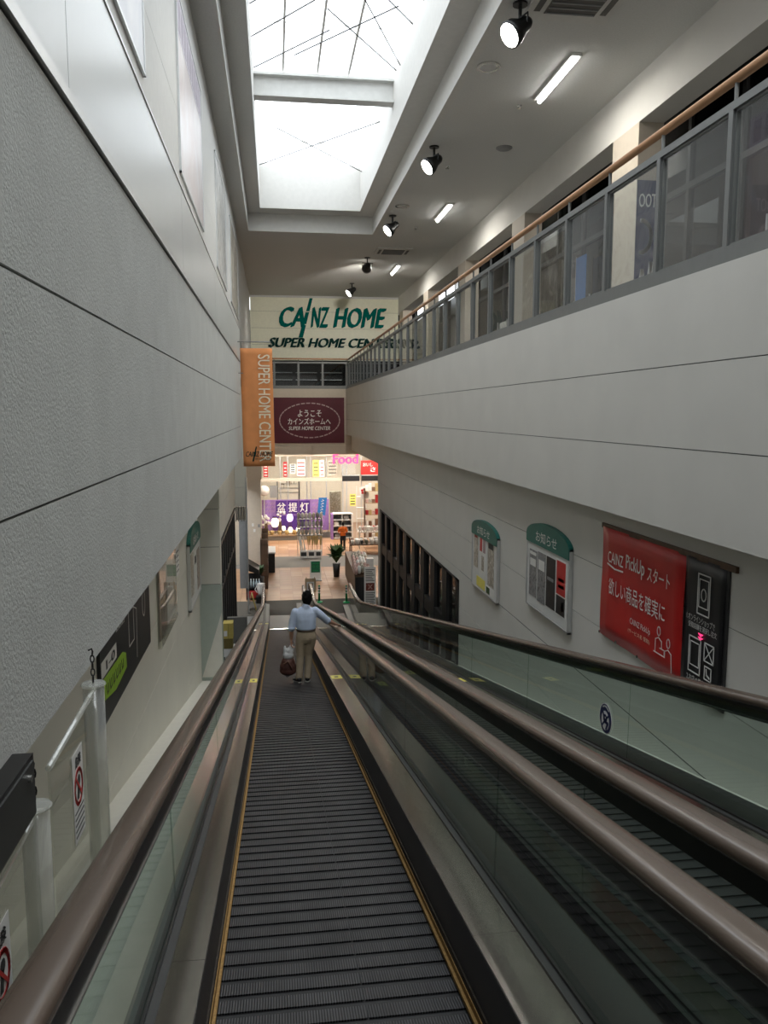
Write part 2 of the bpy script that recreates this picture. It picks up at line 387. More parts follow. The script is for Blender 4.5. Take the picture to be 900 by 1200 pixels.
# left wall: rough plaster rows, satin band, recessed upper wall
wl = struct('wall_left', (-1.2, 18, FL))
rows = [-1.135, -0.335, 0.462, 1.28]
for z0, z1 in zip(rows, rows[1:]):
    B(-1.60, -0.84, YB, 21.2, z0 + 0.006, z1 - 0.006).build('plaster_panel', 'plaster', wl)
B(-1.60, -0.852, YB, 21.19, rows[0] + .02, rows[3]).build('joint_backing', 'joint', wl)
y = YB
for k in range(6):
    B(-1.60, -0.835, y + .002, y + 4.36, 1.335, 2.11).build('satin_panel', 'satin', wl); y += 4.366
B(-1.60, -0.822, YB, 21.2, 1.292, 1.342).build('trim_strip', 'trim', wl)
B(-1.60, -0.828, YB, 21.2, 2.112, 2.135).build('trim_strip', 'trim', wl)
B(-1.60, -1.21, YB, 45.45, 1.3, 4.0).build('upper_panel', 'upper', wl)
B(-1.60, -1.21, YB, 45.45, 4.008, 6.4).build('upper_panel', 'upper', wl)
# lower left wall (set back) with its windows from y=24
for z0, z1 in ((-2.0, -1.0), (-2.8, -2.0), (-3.6, -2.8), (-5.0, -3.6), (-8.26, -5.0)):
    B(-1.85, -1.62, YB, 17.0, z0 + .004, z1 - .004).build('wall_panel', 'lowwall', wl)
B(-1.85, -1.628, YB, 17.0, -8.26, -1.0).build('joint_backing', 'joint', wl)
for z0, z1 in ((-2.0, -1.0), (-2.8, -2.0), (-3.72, -2.8)):
    B(-1.85, -1.62, 17.3, 44.0, z0 + .004, z1 - .004).build('wall_panel', 'lowwall', wl)
B(-1.85, -1.62, 17.3, 23.2, -8.26, -3.72).build('wall_panel', 'lowwall', wl)
# pilaster facing the camera
for z0, z1 in ((-2.0, -1.0), (-2.8, -2.0), (-3.6, -2.8), (-8.26, -3.6)):
    B(-1.62, -1.17, 17.0, 17.35, z0 + .006, z1 - .006).build('pilaster_panel', 'lowwall' if z1 > -3 else 'greenpanel', wl)
B(-1.615, -1.19, 17.012, 17.34, -8.26, -1.0).build('joint_backing', 'joint', wl)
MB().prism([(-1.61, 16.98, -5.62), (-1.17, 16.98, -5.62), (-1.17, 16.98, -4.2)], (0, 0.02, 0)).build('splay_panel', 'ledge', wl)
B(-1.85, -1.62, 17.3, 45.7, -0.996, 1.3).build('wall_panel', 'lowwall', wl)
B(-1.85, -1.60, 33.2, 45.7, 1.3, 6.4).build('wall_panel', 'lowwall', wl)
# window wall at the lower left
wi = struct('window_1', (-1.62, 28, FL))
for k in range(9):
    yy = 23.3 + k * 1.08
    B(-1.74, -1.60, yy, yy + 0.13, FL, -3.72).build('mullion', 'frame', wi)
    if k < 8: B(-1.70, -1.69, yy + .13, yy + 1.08, FL, -3.78).build('pane', 'win_glass', wi)
B(-1.74, -1.58, 23.2, 32.1, -3.84, -3.72).build('head_frame', 'frame', wi)
B(-1.74, -1.60, 23.2, 32.1, -5.22, -5.12).build('transom', 'frame', wi)
# return wall with glazed door behind
B(-1.62, -1.16, 33.0, 33.2, -3.78, -3.0).build('return_panel', 'lowwall', wl)
B(-1.62, -1.16, 33.0, 33.2, -2.99, 0.5).build('return_panel', 'lowwall', wl)
dr = struct('door_1', (-1.4, 33.1, FL))
B(-1.62, -1.16, 33.05, 33.12, -4.35, -3.80).build('top_pane', 'win_glass', dr)
B(-1.50, -1.20, 33.02, 33.08, -7.2, -4.35).build('leaf', 'shelfgrey', dr)
for xx in (-1.62, -1.52, -1.40, -1.30): B(xx, xx + .03, 33.0, 33.1, -4.4, -3.78).build('mullion', 'frame', dr)
B(-1.20, -1.14, 32.95, 33.1, FL, -2.6).build('jamb', 'trim', dr)
# backdrop of the room beyond the left windows
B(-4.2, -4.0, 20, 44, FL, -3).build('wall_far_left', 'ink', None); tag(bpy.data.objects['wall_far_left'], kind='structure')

# right wall: overhanging parapet rows and set-back lower wall
wr = struct('wall_right', (4.4, 20, FL))
rr = [-1.17, -0.345, 0.46, 1.30]
for z0, z1 in zip(rr, rr[1:]):
    B(3.9, 4.6, YB, 44.0, z0 + .005, z1 - .005).build('parapet_panel', 'wall', wr)
B(3.91, 4.6, YB, 44.0, rr[0] + .02, rr[3]).build('joint_backing', 'joint', wr)
lr = [-3.62, -2.80, -2.0, -1.19]
for z0, z1 in zip(lr, lr[1:]):
    B(4.2, 4.6, YB, 32.66, z0 + .005, z1 - .005).build('wall_panel', 'wall', wr)
B(4.2, 4.6, 17.9, 32.66, -3.85, -3.625).build('wall_panel', 'wall', wr)
for z0, z1 in ((-4.44, -3.63), (-5.24, -4.44), (-6.04, -5.24), (-8.26, -6.04)):
    B(4.2, 4.6, YB, 17.9, z0 + .005, z1 - .005).build('wall_panel', 'wall', wr)
B(4.21, 4.6, YB, 32.6, -3.85, -1.2).build('joint_backing', 'joint', wr)
B(4.21, 4.6, YB, 17.85, -8.26, -3.8).build('joint_backing', 'joint', wr)
B(4.2, 4.6, 32.66, 44, -2.02, -1.18).build('lintel_panel', 'wall', wr)
# dark windows of the lower right wall
w2 = struct('window_2', (4.25, 25, FL))
nb = 9; pw = (31.65 - 17.9) / nb
for k in range(nb + 1):
    yy = 17.9 + k * pw
    B(4.17, 4.30, yy - (.26 if k else 0), yy + .26, FL, -3.85).build('mullion', 'frame', w2)
    if k < nb:
        B(4.25, 4.262, yy + .26, yy + pw - .26, -5.15, -3.9).build('pane', 'win_glass', w2)
        B(4.25, 4.262, yy + .26, yy + pw - .26, FL, -5.55).build('pane', 'win_glass', w2)
B(4.19, 4.30, 17.9, 31.7, -5.55, -5.17).build('transom', 'frame', w2)
B(4.17, 4.32, 17.9, 31.7, -3.89, -3.85).build('head_frame', 'frame', w2)
B(4.2, 4.6, 31.7, 32.66, FL, -3.85).build('end_pier', 'wall', wr)
w2c = struct('wall_behind_windows', (5.9, 25, FL)); B(5.8, 6.0, 15, 32.6, FL, -1.2).build('wall_panel', 'bluegrey', w2c)
# back wall and upper landing behind the camera
wb = struct('wall_back', (2, YB, FL))
B(-1.85, 9.2, YB - .2, YB, FL, 6.4).build('wall_panel', 'wall', wb)

# floors
fl = struct('floor', (2, 40, FL))
B(-4, 9.4, YB, 60.5, FL - .15, FL - .012).build('slab', 'grout', fl)
B(-1.75, 5.8, 30.3, 32.55, FL - .012, FL).build('landing_plate', 'plate', fl)
B(-1.75, 5.8, 32.57, 35.2, FL - .012, FL + .004).build('entrance_mat', 'mat_', fl)
B(-4, 9, 42.8, 46.2, FL - .012, FL + .002).build('threshold_mat', 'greymat', fl)
tmeshes = []
def tiles(x0, y0, nx, ny, tx, ty):
    first = None
    for i in range(nx):
        for j in range(ny):
            m_ = random.choice(['tile', 'tile', 'tile2', 'tile3'])
            key = (m_, tx, ty)
            if key not in _tl:
                o = B(x0 + .004, x0 + tx - .004, y0 + .004, y0 + ty - .004, FL - .012, FL).build('tile', m_, fl)
                _tl[key] = (o, x0, y0)
                o.location = (i * tx, j * ty, 0)
            else:
                s, sx, sy = _tl[key]
                c = s.copy(); COL.objects.link(c); c.parent = fl
                c.location = (x0 + i * tx - sx, y0 + j * ty - sy, random.uniform(0, .002))
_tl = {}
tiles(-1.6, 35.22, 12, 13, 0.583, 0.583)
tiles(-1.6, 46.22, 12, 11, 0.583, 0.583)
B(5.42, 9, 35.22, 42.8, FL - .012, FL - .001).build('tile_field', 'tile', fl)
B(5.42, 9, 46.22, 53, FL - .012, FL - .001).build('tile_field', 'tile', fl)
B(-4, -1.62, 35.22, 42.8, FL - .012, FL - .001).build('tile_field', 'tile', fl)
B(-1.62, 4.2, YB, -2.5, -1.9 + TA * 2.5 - .2, -1.9 + TA * 2.5).build('upper_landing', 'plate', fl)
# sloping ledges beside the walkways
def HB(y, hb): return -1.9 - TA * y + hb
def slab_inc(x0, x1, y0, y1, h0, h1): return B(x0, x1, y0, y1, -1.9 + h0, -1.9 + h1, slope=TA)
tr1 = struct('trim_1', (-1.1, 9, -4)); slab_inc(-1.62, -0.57, YB, 17.0, -0.5, -0.23).build('ledge_top', 'ledge', tr1)
tr2 = struct('trim_2', (3.9, 9, -4)); slab_inc(3.50, 4.2, YB, 29.0, -0.6, -0.23).build('ledge_top', 'ledge', tr2)
# grey low wall behind the left rail
tr3 = struct('trim_3', (-1.3, 26, FL)); B(-1.62, -0.98, 26.0, 26.15, FL, -6.63).build('low_wall', 'plate', tr3)
B(-1.62, -0.75, 17.4, 26.0, FL, FL + .5).build('low_floor', 'shelfgrey', tr3)

# ceiling with skylight coffer
ce = struct('ceiling', (3, 20, 6.4))
ZC = 6.4
B(-1.6, -0.8, YB, 46, ZC, ZC + .25).build('ceiling_board', 'ceil', ce)
B(3.64, 7.05, YB, 46, ZC, ZC + .25).build('ceiling_board', 'ceil', ce)
B(7.05, 7.5, YB, 60, ZC, ZC + .25).build('ceiling_board', 'ceil', ce)
B(7.5, 9.4, YB, 60, ZC - .1, ZC + .25).build('shop_ceiling', 'ink', ce)  # near-black colour puts the unlit shop's darkness into the ceiling
B(-0.8, 3.64, 29.72, 46, ZC, ZC + .25).build('ceiling_board', 'ceil', ce)
B(-0.8, 3.64, YB, -2.0, ZC, ZC + .25).build('ceiling_board', 'ceil', ce)
# coffer step
B(-0.95, -0.795, -2, 29.87, ZC - .01, 7.05).build('coffer_side', 'ceil', ce)
B(3.635, 3.79, -2, 29.87, ZC - .01, 7.05).build('coffer_side', 'curb', ce)
B(-0.8, 3.64, 29.715, 29.87, ZC - .01, 7.05).build('coffer_end', 'curb', ce)
B(-0.83, -0.785, -2, 29.70, ZC - .03, ZC + .04).build('coffer_edge', 'curb', ce)
B(-0.8, -0.36, -2, 29.72, 7.0, 7.2).build('coffer_soffit', 'ceil', ce)
B(3.10, 3.64, -2, 29.72, 7.0, 7.2).build('coffer_soffit', 'curb', ce)
B(-0.36, 3.10, 28.95, 29.72, 7.0, 7.2).build('coffer_soffit', 'curb', ce)
B(-0.50, -0.36, -2, 29.1, 7.2, 8.5).build('shaft_side', 'curb', ce)
B(3.10, 3.24, -2, 29.1, 7.2, 8.5).build('shaft_side', 'curb', ce)
B(-0.36, 3.10, 28.95, 29.1, 7.2, 8.5).build('shaft_end', 'curb', ce)
# skylight: panes, bars, cross beam, brace rods
sk = struct('window_3', (1.4, 13, 8.4))
ny = 12; py = 31.0 / ny; px = 3.46 / 4
for j in range(ny):
    for i in range(4):
        B(-.36 + i * px + .01, -.36 + (i + 1) * px - .01, -2 + j * py + .01, -2 + (j + 1) * py - .01, 8.40, 8.412).build('pane', 'sky_glass', sk)
for j in range(ny + 1): B(-.36, 3.1, -2 + j * py - .012, -2 + j * py + .012, 8.39, 8.43).build('glazing_bar', 'white', sk)
for x_ in (.36, 1.2, 1.97):
    B(x_ - .025, x_ + .025, 12, 21.1, 8.30, 8.38).build('purlin', 'white', sk)
b_ = MB().box(-.36, 3.1, 21.05, 21.10, 7.75, 8.2).box(-.36, 3.1, 20.9, 21.25, 7.70, 7.75).box(-.36, 3.1, 20.9, 21.25, 8.2, 8.25)
b_.build('cross_beam', 'steel', sk)
for p0, p1 in (((-.34, 27.7), (3.05, 23.3)), ((.23, 24.2), (3.06, 28.0)), ((-.34, 17.2), (.9, 15.6)), ((-.34, 18.6), (1.0, 16.8)), ((-.34, 20.2), (1.3, 18.1)),
               ((.9, 14.6), (3.0, 17.6)), ((1.2, 15.0), (3.05, 19.6)), ((.6, 19.4), (2.6, 16.9)), ((1.2, 17.2), (3.0, 19.9)), ((2.3, 15.2), (3.05, 16.6)), ((.7, 15.0), (1.5, 16.3))):
    MB().tube([(p0[0], p0[1], 8.05), (p1[0], p1[1], 8.05)], .014, 6).build('brace_rod', 'rod', sk)

# ================================================================== CAMERA-SIDE BALCONY
bm_ = struct('trim_4', (7.6, 20, 5.5))      # beam over the shop front
B(7.0, 7.5, YB, 46, 5.52, 6.4).build('beam', 'wall', bm_)
fb = struct('floor_upper', (6.5, 20, 1.2)); B(4.6, 9.4, YB, 60, 0.9, 1.2).build('slab', 'greymat', fb)
B(-1.6, 4.6, 44.25, 60, 0.9, 1.2).build('slab', 'greymat', fb)
for k, y0 in enumerate((0.75, 8.0, 15.3, 22.4, 29.4, 36.6, 43.8)):
    B(7.0, 7.5, y0, y0 + 1.2, 1.2, 5.52).build('pillar', 'column', None)
    o = bpy.data.objects['pillar' if k == 0 else 'pillar.%03d' % k]; tag(o, kind='structure')
# shop front behind the columns
ws = struct('window_4', (8.5, 20, 1.2))
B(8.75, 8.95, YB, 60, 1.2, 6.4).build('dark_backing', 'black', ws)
yy = YB
while yy < 45:
    B(8.38, 8.52, yy, yy + .12, 1.2, 6.1).build('mullion', 'frame', ws)
    if not (35 < yy < 48): B(8.44, 8.452, yy + .12, yy + 1.9, 1.3, 6.0).build('pane', 'win_glass', ws)
    yy += 1.9
B(8.36, 8.54, YB, 46, 4.5, 4.62).build('transom', 'frame', ws)
B(8.3, 8.6, YB, 60, 6.05, 6.4).build('head_frame', 'frame', ws)
B(8.36, 8.54, YB, 46, 1.2, 1.32).build('sill', 'frame', ws)
# clerestory panes far along the shop front; their own glow stands for daylight
wc = struct('window_5', (8.4, 42, 5.4))
for k in range(6):
    y0 = 35.2 + k * 2.0
    B(8.40, 8.41, y0 + .1, y0 + 1.85, 5.35, 6.05).build('pane', mat('daylight_glow', (0.9, 0.92, 0.95), 0.3, emit=(0.95, 0.98, 1), estr=3.0, var=.01) if k == 0 else bpy.data.materials['daylight_glow'], wc)
    B(8.38, 8.44, y0 - .1, y0 + .1, 5.3, 6.1).build('mullion', 'frame', wc)
# merchandise seen dimly in the upper shop
def simple(name, mb, material, label, cat, group=None, smooth=False, bevel=0.0, kind=None):
    return tag(mb.build(name, material, smooth=smooth, bevel=bevel), label, cat, group, kind)
f8 = Fr((7.0, 15.297, 1.2), (1, 0, 0))
t = thing('shop_banner', (7.25, 15.28, 1.3), 'tall navy banner with white print on the side of the pale pillar upstairs', 'banner')
f8.rect(MB(), 0.005, .1, .495, 3.25, 0, .012).build('cloth', 'bluenavy', t)
f8.line(MB(), f8.ell(.12, 2.2, .20, .30, 24, -90, 90), .07, .012, .016).build('print', 'white', t)
f8.line(MB(), [(.05, .9), (.16, 1.55), (.24, 1.1), (.34, 1.7), (.42, 1.0)], .07, .012, .016).build('print', 'white', t)
text(f8, 'OOT', .05, 2.75, .40, 3.0, 'white', t, w=.015, bold=.02)
f8 = Fr((8.2, 21.5, 1.2), (0, -1, 0))
t = thing('shop_flag', (8.2, 21.2, 1.3), 'blue vertical flag standing in the upstairs shop window', 'flag')
f8.rect(MB(), 0, .3, .7, 2.95, 0, .015).build('cloth', 'blue', t)
MB().tube([(8.2, 21.53, 1.2), (8.2, 21.53, 4.2)], .015, 6).build('pole', 'bright', t)
for k, (y0, hh) in enumerate(((9.4, 1.6), (11.0, 1.9), (13.2, 1.5), (18.2, 1.7), (19.6, 1.3), (24.6, 1.6), (26.4, 1.9), (31.4, 1.5))):
    t = thing('merchandise_rack', (8.0, y0, 1.2), 'dim merchandise rack upstairs behind the glass railing, %s along from the near end' % ORD[k], 'rack', 'racks in the upstairs shop')
    for q in range(2): B(7.7 + .5 * q, 7.73 + .5 * q, y0, y0 + .03, 1.2, 1.2 + hh).build('upright', 'trim', t); B(7.7 + .5 * q, 7.73 + .5 * q, y0 + 1.1, y0 + 1.13, 1.2, 1.2 + hh).build('upright', 'trim', t)
    for q in range(3): B(7.7, 8.23, y0, y0 + 1.13, 1.35 + q * hh / 3, 1.38 + q * hh / 3).build('shelf', 'shelfgrey', t)
    for q in range(3): B(7.76, 8.18, y0 + .08, y0 + 1.05, 1.38 + q * hh / 3, 1.38 + q * hh / 3 + hh * .22).build('goods', random.choice(['plastic', 'pic_grey', 'shelfgrey']), t)

for y_, lb in ((11.0, 'round lamp added to brighten the upstairs shop, nearest the camera'), (19.0, 'round lamp added to brighten the upstairs shop, behind the navy banner pillar'), (27.0, 'round lamp added to brighten the upstairs shop, past the blue flag')):
    t = thing('added_shop_lamp', (8.0, y_, 6.3), lb, 'lamp')  # made-up lamp, added so the upstairs goods show
    MB().lathe((8.0, y_, 6.24), [(.14, 0), (.16, .06)], 16).build('rim', 'white', t); MB().lathe((8.0, y_, 6.235), [(.11, 0), (.11, .004)], 16).build('lens', 'spotglow', t)
    area('added_shop_fill', (8.0, y_, 6.2), .25, .25, 45, color=(1, .96, .9))
# glass railing along the balcony
def railing(name, label, frame, n, pitch, zb, zt, wood=None):
    """frame.x runs along the rail; uprights every pitch; zb, zt bottom and top of the glass"""
    L_ = n * pitch
    t = thing(name, tuple(frame.p(0, zb)), label, 'railing')
    frame.rect(MB(), -.05, zb, L_ + .05, zb + .15, -.07, .05).build('bottom_rail', 'railmetal', t)
    frame.rect(MB(), -.05, zt - .07, L_ + .05, zt, -.045, .045).build('top_rail', 'railmetal', t)
    for k in range(n + 1):
        frame.rect(MB(), k * pitch - .035, zb + .15, k * pitch + .035, zt - .07, -.045, .045).build('post', 'railmetal', t)
        if k < n:
            frame.rect(MB(), k * pitch + .035, zb + .15, (k + 1) * pitch - .035, zt - .07, -.006, .006).build('glass_pane', 'rail_glass', t)
            frame.line(MB(), [(k * pitch + .045, zb + .16), ((k + 1) * pitch - .045, zb + .16), ((k + 1) * pitch - .045, zt - .08), (k * pitch + .045, zt - .08)], .022, -.02, .02, True).build('pane_frame', 'railmetal', t)
        if wood is not None:
            MB().tube([frame.p(k * pitch, zt - .01), frame.p(k * pitch, wood)], .018, 6).build('bracket', 'railmetal', t)
    if wood is not None:
        MB().tube([frame.p(-.05, wood), frame.p(L_ + .05, wood)], .042, 12).build('handrail', 'wood', t, smooth=True)
    return t
railing('glass_railing', 'long glass balcony railing with grey posts and wooden handrail above the parapet', Fr((4.0, 43.93, 0), (0, -1, 0)), 36, 1.325, 1.30, 2.66, 2.86)
railing('glass_railing', 'short glass railing across the far end above the maroon board', Fr((-1.25, 44.12, 0), (1, 0, 0)), 4, 1.30, 1.30, 2.74, 2.90)

# far end wall
wf = struct('wall_far', (1.5, 44.2, FL))
B(-1.62, 3.9, 44.0, 44.3, -1.75, 1.3).build('bulkhead_panel', 'column', wf)
for x0 in (-1.62, .2, 2.05, 3.9, 5.75, 7.6):
    B(x0, x0 + 1.84, 44.0, 44.3, -2.25, -1.76).build('bulkhead_panel', 'column', wf)
B(4.6, 9.2, 44.0, 44.3, -1.75, .9).build('bulkhead_panel', 'column', wf)
B(3.905, 4.6, 44.0, 44.3, -1.75, 1.2).build('bulkhead_panel', 'column', wf)
B(-4, -1.62, 44.0, 44.3, FL, 0).build('bulkhead_panel', 'column', wf)
co_ = struct('pillar_1', (-1.15, 42.5, FL)); B(-1.53, -.75, 42.3, 43.1, FL, -2.05).build('shaft', 'column', co_, bevel=.02)
B(-1.60, -.70, 42.25, 43.15, -3.45, -2.0).build('collar', 'column', co_)
fE = Fr((-1.55, 42.29, FL), (1, 0, 0))
for (u, v) in ((.30, 2.35), (.62, 2.30), (.38, 2.05)):
    t = simple('wall_switch', fE.rect(MB(), u, v, u + .11, v + .16, 0, .02), 'shelfgrey' if u > .5 else 'white', ('upper' if v > 2.2 else 'lower') + ' small white control plate on the beige column' if u < .5 else 'brown control plate on the beige column', 'switch', 'control plates on the beige column' if u < .5 else None)

# sign panel of the upper store
sp = thing('store_sign', (3, 45.6, 2.9), 'big cream wall sign with green store name above far railing', 'sign')
for z0, z1 in ((2.9, 3.75), (3.75, 4.65), (4.65, 5.55), (5.55, 6.38)):
    B(-1.2, 7.0, 45.5, 45.7, z0 + .006, z1 - .006).build('panel', 'signpanel', sp)
B(-1.15, 6.98, 45.53, 45.69, 2.95, 6.37).build('panel_backing', 'joint', sp)
fs = Fr((0, 45.5, 0), (1, 0, 0))
text(fs, 'CA', .42, 4.72, 1.72, 5.78, 'green', sp, w=.0, bold=.055, shear=.28, depth=.06)
text(fs, 'NZ', 2.12, 4.72, 3.12, 5.78, 'green', sp, w=.0, bold=.055, shear=.28, depth=.06)
text(fs, 'HOME', 3.38, 4.72, 6.28, 5.78, 'green', sp, w=.0, bold=.055, shear=.28, depth=.06)
fs.poly(MB(), [(1.42, 4.15), (1.66, 4.15), (1.84, 4.82), (1.62, 4.82)], 0, .06).build('lettering', 'green', sp)
fs.poly(MB(), [(1.64, 4.88), (1.86, 4.88), (2.02, 5.52), (1.82, 5.52)], 0, .06).build('lettering', 'green', sp)
fs.poly(MB(), [(1.85, 5.58), (2.04, 5.58), (2.22, 6.28), (2.05, 6.28)], 0, .06).build('lettering', 'green', sp)
text(fs, 'SUPER HOME CENTER', -.22, 3.62, 6.75, 4.12, 'darkgreen', sp, w=.0, bold=.05, shear=.28, depth=.08)
B(-1.25, 7.05, 45.45, 45.75, 6.30, 6.40).build('head_trim', 'ceil', sp)
# upper shop behind the far railing; near-black walls stand for its unlit interior
us = struct('wall_far_upper', (3, 50, 1.2))
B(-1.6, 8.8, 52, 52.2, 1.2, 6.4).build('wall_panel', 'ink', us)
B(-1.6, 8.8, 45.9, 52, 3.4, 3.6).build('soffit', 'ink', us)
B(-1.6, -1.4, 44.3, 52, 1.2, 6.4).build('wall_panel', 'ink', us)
for k in range(3):
    t = thing('shop_shelf', (.4 + k * 1.45, 48, 1.2), 'dark shop shelf behind the far glass railing, %s' % ['beside the orange banner', 'in the middle', 'beside the long balcony'][k], 'shelf', 'shelves behind the far railing')
    for q in range(3): B(-.15 + k * 1.45, 1.1 + k * 1.45, 47.8, 48.2, 1.5 + q * .42, 1.53 + q * .42).build('board', 'trim', t)
    B(-.15 + k * 1.45, 1.1 + k * 1.45, 48.2, 48.23, 1.2, 2.6).build('back_panel', 'frame', t)

# maroon welcome board
t = thing('welcome_board', (1.9, 44, -1.6), 'maroon welcome board with white lettering inside a dashed oval', 'sign')
fm = Fr((0, 43.995, 0), (1, 0, 0))
fm.rect(MB(), .0, -1.62, 3.8, .83, 0, .05).build('board', 'maroon', t)
for k in range(36):
    fm.line(MB(), fm.ell(1.92, -.40, 1.62, .93, 1, k * 10, k * 10 + 5.5), .06, .05, .054).build('oval_dash', 'pinkish', t)
text(fm, 'ようこそ', 1.28, -.20, 2.55, .16, 'white', t, w=.054, bold=.012)
text(fm, 'カインズホームへ', .74, -.62, 3.05, -.27, 'white', t, w=.054, bold=.012)
text(fm, 'SUPER HOME CENTER', .78, -.92, 3.02, -.72, 'white', t, w=.054, bold=.01, shear=.2)

# orange hanging banner on the left wall
t = thing('hanging_banner', (-.84, 19.8, 1.7), 'orange vertical cloth banner hung on a bracket from the plaster wall', 'banner')
MB().tube([(-.86, 19.8, .62), (-.86, 19.8, 1.69), (-.05, 19.8, 1.69)], .017, 8).build('bracket', 'railmetal', t)
MB().tube([(-.83, 19.8, .95), (-.72, 19.8, .95)], .01, 6).build('tie', 'railmetal', t)
fo = Fr((-.78, 19.8, -1.29), (1, 0, 0))
mb = MB(); nx_, nz_ = 6, 20; vs = []
for j in range(nz_ + 1):
    for i in range(nx_ + 1):
        vs.append(fo.p(.76 * i / nx_ + .03 * (1 - j / nz_), 2.83 * j / nz_, .012 * math.sin(i * 1.3 + j * .35)))
mb.add(vs, [(j * 7 + i, j * 7 + i + 1, (j + 1) * 7 + i + 1, (j + 1) * 7 + i) for j in range(nz_) for i in range(nx_)])
cl = mb.build('cloth', 'orange', t, smooth=True)
sol = cl.modifiers.new('thickness', 'SOLIDIFY'); sol.thickness = .004; sol.offset = 0
text(fo, 'SUPER HOME CENTER', .42, .12, .70, 2.68, 'cream', cl, w=.02, bold=.012, vert=True)
text(fo, 'CAINZ HOME', .09, .24, .74, .36, 'darkgreen', cl, w=.024, bold=.02, shear=.3)
fo.poly(MB(), [(.24, .12), (.28, .12), (.36, .48), (.33, .48)], .022, .025).build('slash_mark', 'darkgreen', cl)
text(fo, 'SUPER HOME CENTER', .26, .15, .70, .20, 'darkgreen', cl, w=.024, shear=.3)
for xx in (-.76, -.04): MB().tube([(xx, 19.8, 1.69), (xx, 19.8, 1.53)], .006, 5).build('cord', 'dark', t)

# large posters on the upper left wall
fp = Fr((-1.21, 0, 0), (0, 1, 0))
def wallposter(y0, y1, z0, z1, material, label, extra=None):
    t = thing('wall_poster', (-1.21, (y0 + y1) / 2, z0), label, 'poster')
    fp.rect(MB(), y0, z0, y1, z1, 0, .02).build('sheet', material, t)
    fp.line(MB(), [(y0, z0), (y1, z0), (y1, z1), (y0, z1)], .03, .0, .03, True).build('edge_frame', 'trim', t)
    if extra: extra(t)
    return t
wallposter(4.0, 8.5, 3.26, 5.75, 'pic_a', 'pale blank poster on the upper wall, nearest the camera')
def ex(t):
    mb = MB()
    for k in range(9):
        u = 11.8 + k * .37; fp.rect(mb, u, 5.12, u + .24, 5.52, .02, .024); 
    mb.build('printed_blocks', mat('mauve_print', (0.40, 0.34, 0.42), .5, var=.1), t)
    fp.rect(MB(), 11.65, 5.05, 15.15, 5.6, .019, .022).build('header_band', mat('lilac_print', (0.56, 0.52, 0.58), .5, var=.05), t)
wallposter(11.6, 15.2, 3.24, 5.62, 'pic_b', 'pinkish white photo poster with a lilac lettered band along its top', ex)
wallposter(18.8, 22.4, 3.24, 5.72, 'pic_c', 'black and white photo poster on the upper left wall')
wallposter(24.8, 29.5, 3.28, 5.75, 'pic_d', 'tan photo poster on the upper wall, farthest from the camera')

# ================================================================== CEILING FITTINGS
def fluo(y0, label):
    t = thing('ceiling_light', (5.48, y0, ZC), label, 'lamp')
    B(5.38, 5.58, y0 - 1.05, y0 + 1.05, ZC - .05, ZC).build('housing', 'white', t)
    MB().tube([(5.48, y0 - 1.0, ZC - .085), (5.48, y0 + 1.0, ZC - .085)], .045, 10).build('tube', 'lamp', t, smooth=True)
    area('ceiling_light_beam', (5.48, y0, ZC - .16),   .2, 2.0, 85, color=(1, .97, .9))
fluo(5.2, 'fluorescent batten on the ceiling above the camera')
fluo(15.7, 'fluorescent batten on the ceiling nearest the big air vent')
fluo(26.1, 'fluorescent batten on the ceiling, second along from the big air vent')
fluo(36.5, 'fluorescent batten on the ceiling nearest the cream store sign')
def spot(y0, label, power=260, aim=(-.78, -.22, -.62)):
    t = thing('spotlight', (3.95, y0, ZC), label, 'lamp')
    MB().tube([(3.95, y0, ZC), (3.95, y0, ZC - .03)], .12, 12).build('ceiling_plate', 'spot', t)
    MB().tube([(3.95, y0, ZC - .03), (3.95, y0, ZC - .30)], .03, 8).build('stem', 'spot', t)
    a = Vector(aim).normalized(); c = Vector((3.95, y0, ZC - .36))
    MB().tube([c - a * .22, c - a * .16, c - a * .02, c + a * .12, c + a * .24], [.07, .11, .13, .20, .21], 16).build('housing', 'spot', t, smooth=True)
    MB().tube([c + a * .235, c + a * .246], [.185, .185], 16).build('lens', 'spotglow', t)
    s_ = a.cross(Vector((0, 0, 1))).normalized()
    MB().tube([c + s_ * .22, c + s_ * .22 + Vector((0, 0, .14)), c - s_ * .22 + Vector((0, 0, .14)), c - s_ * .22], .014, 6).build('yoke', 'spot', t)
    if power:
        l = bpy.data.lights.new('spotlight_beam', 'SPOT'); l.energy = power; l.spot_size = R(70); l.spot_blend = .6; l.shadow_soft_size = .15; l.color = (1, .95, .86)
        o = bpy.data.objects.new('spotlight_beam', l); COL.objects.link(o); o.location = Vector((3.95, y0, ZC - .36 + Z0)) + a * .3
        o.rotation_euler = a.to_track_quat('-Z', 'Y').to_euler()
spot(13.1, 'lit black spotlight beside the big air vent at the top edge')
spot(20.0, 'lit black spotlight level with the disc-shaped ceiling sensor')
spot(26.9, 'lit black spotlight beside the far corner of the skylight')
spot(34.1, 'black spotlight showing its dark back, just before the far air vent', 800, (-.05, .95, -.22))
spot(40.8, 'lit black spotlight closest to the cream store sign')
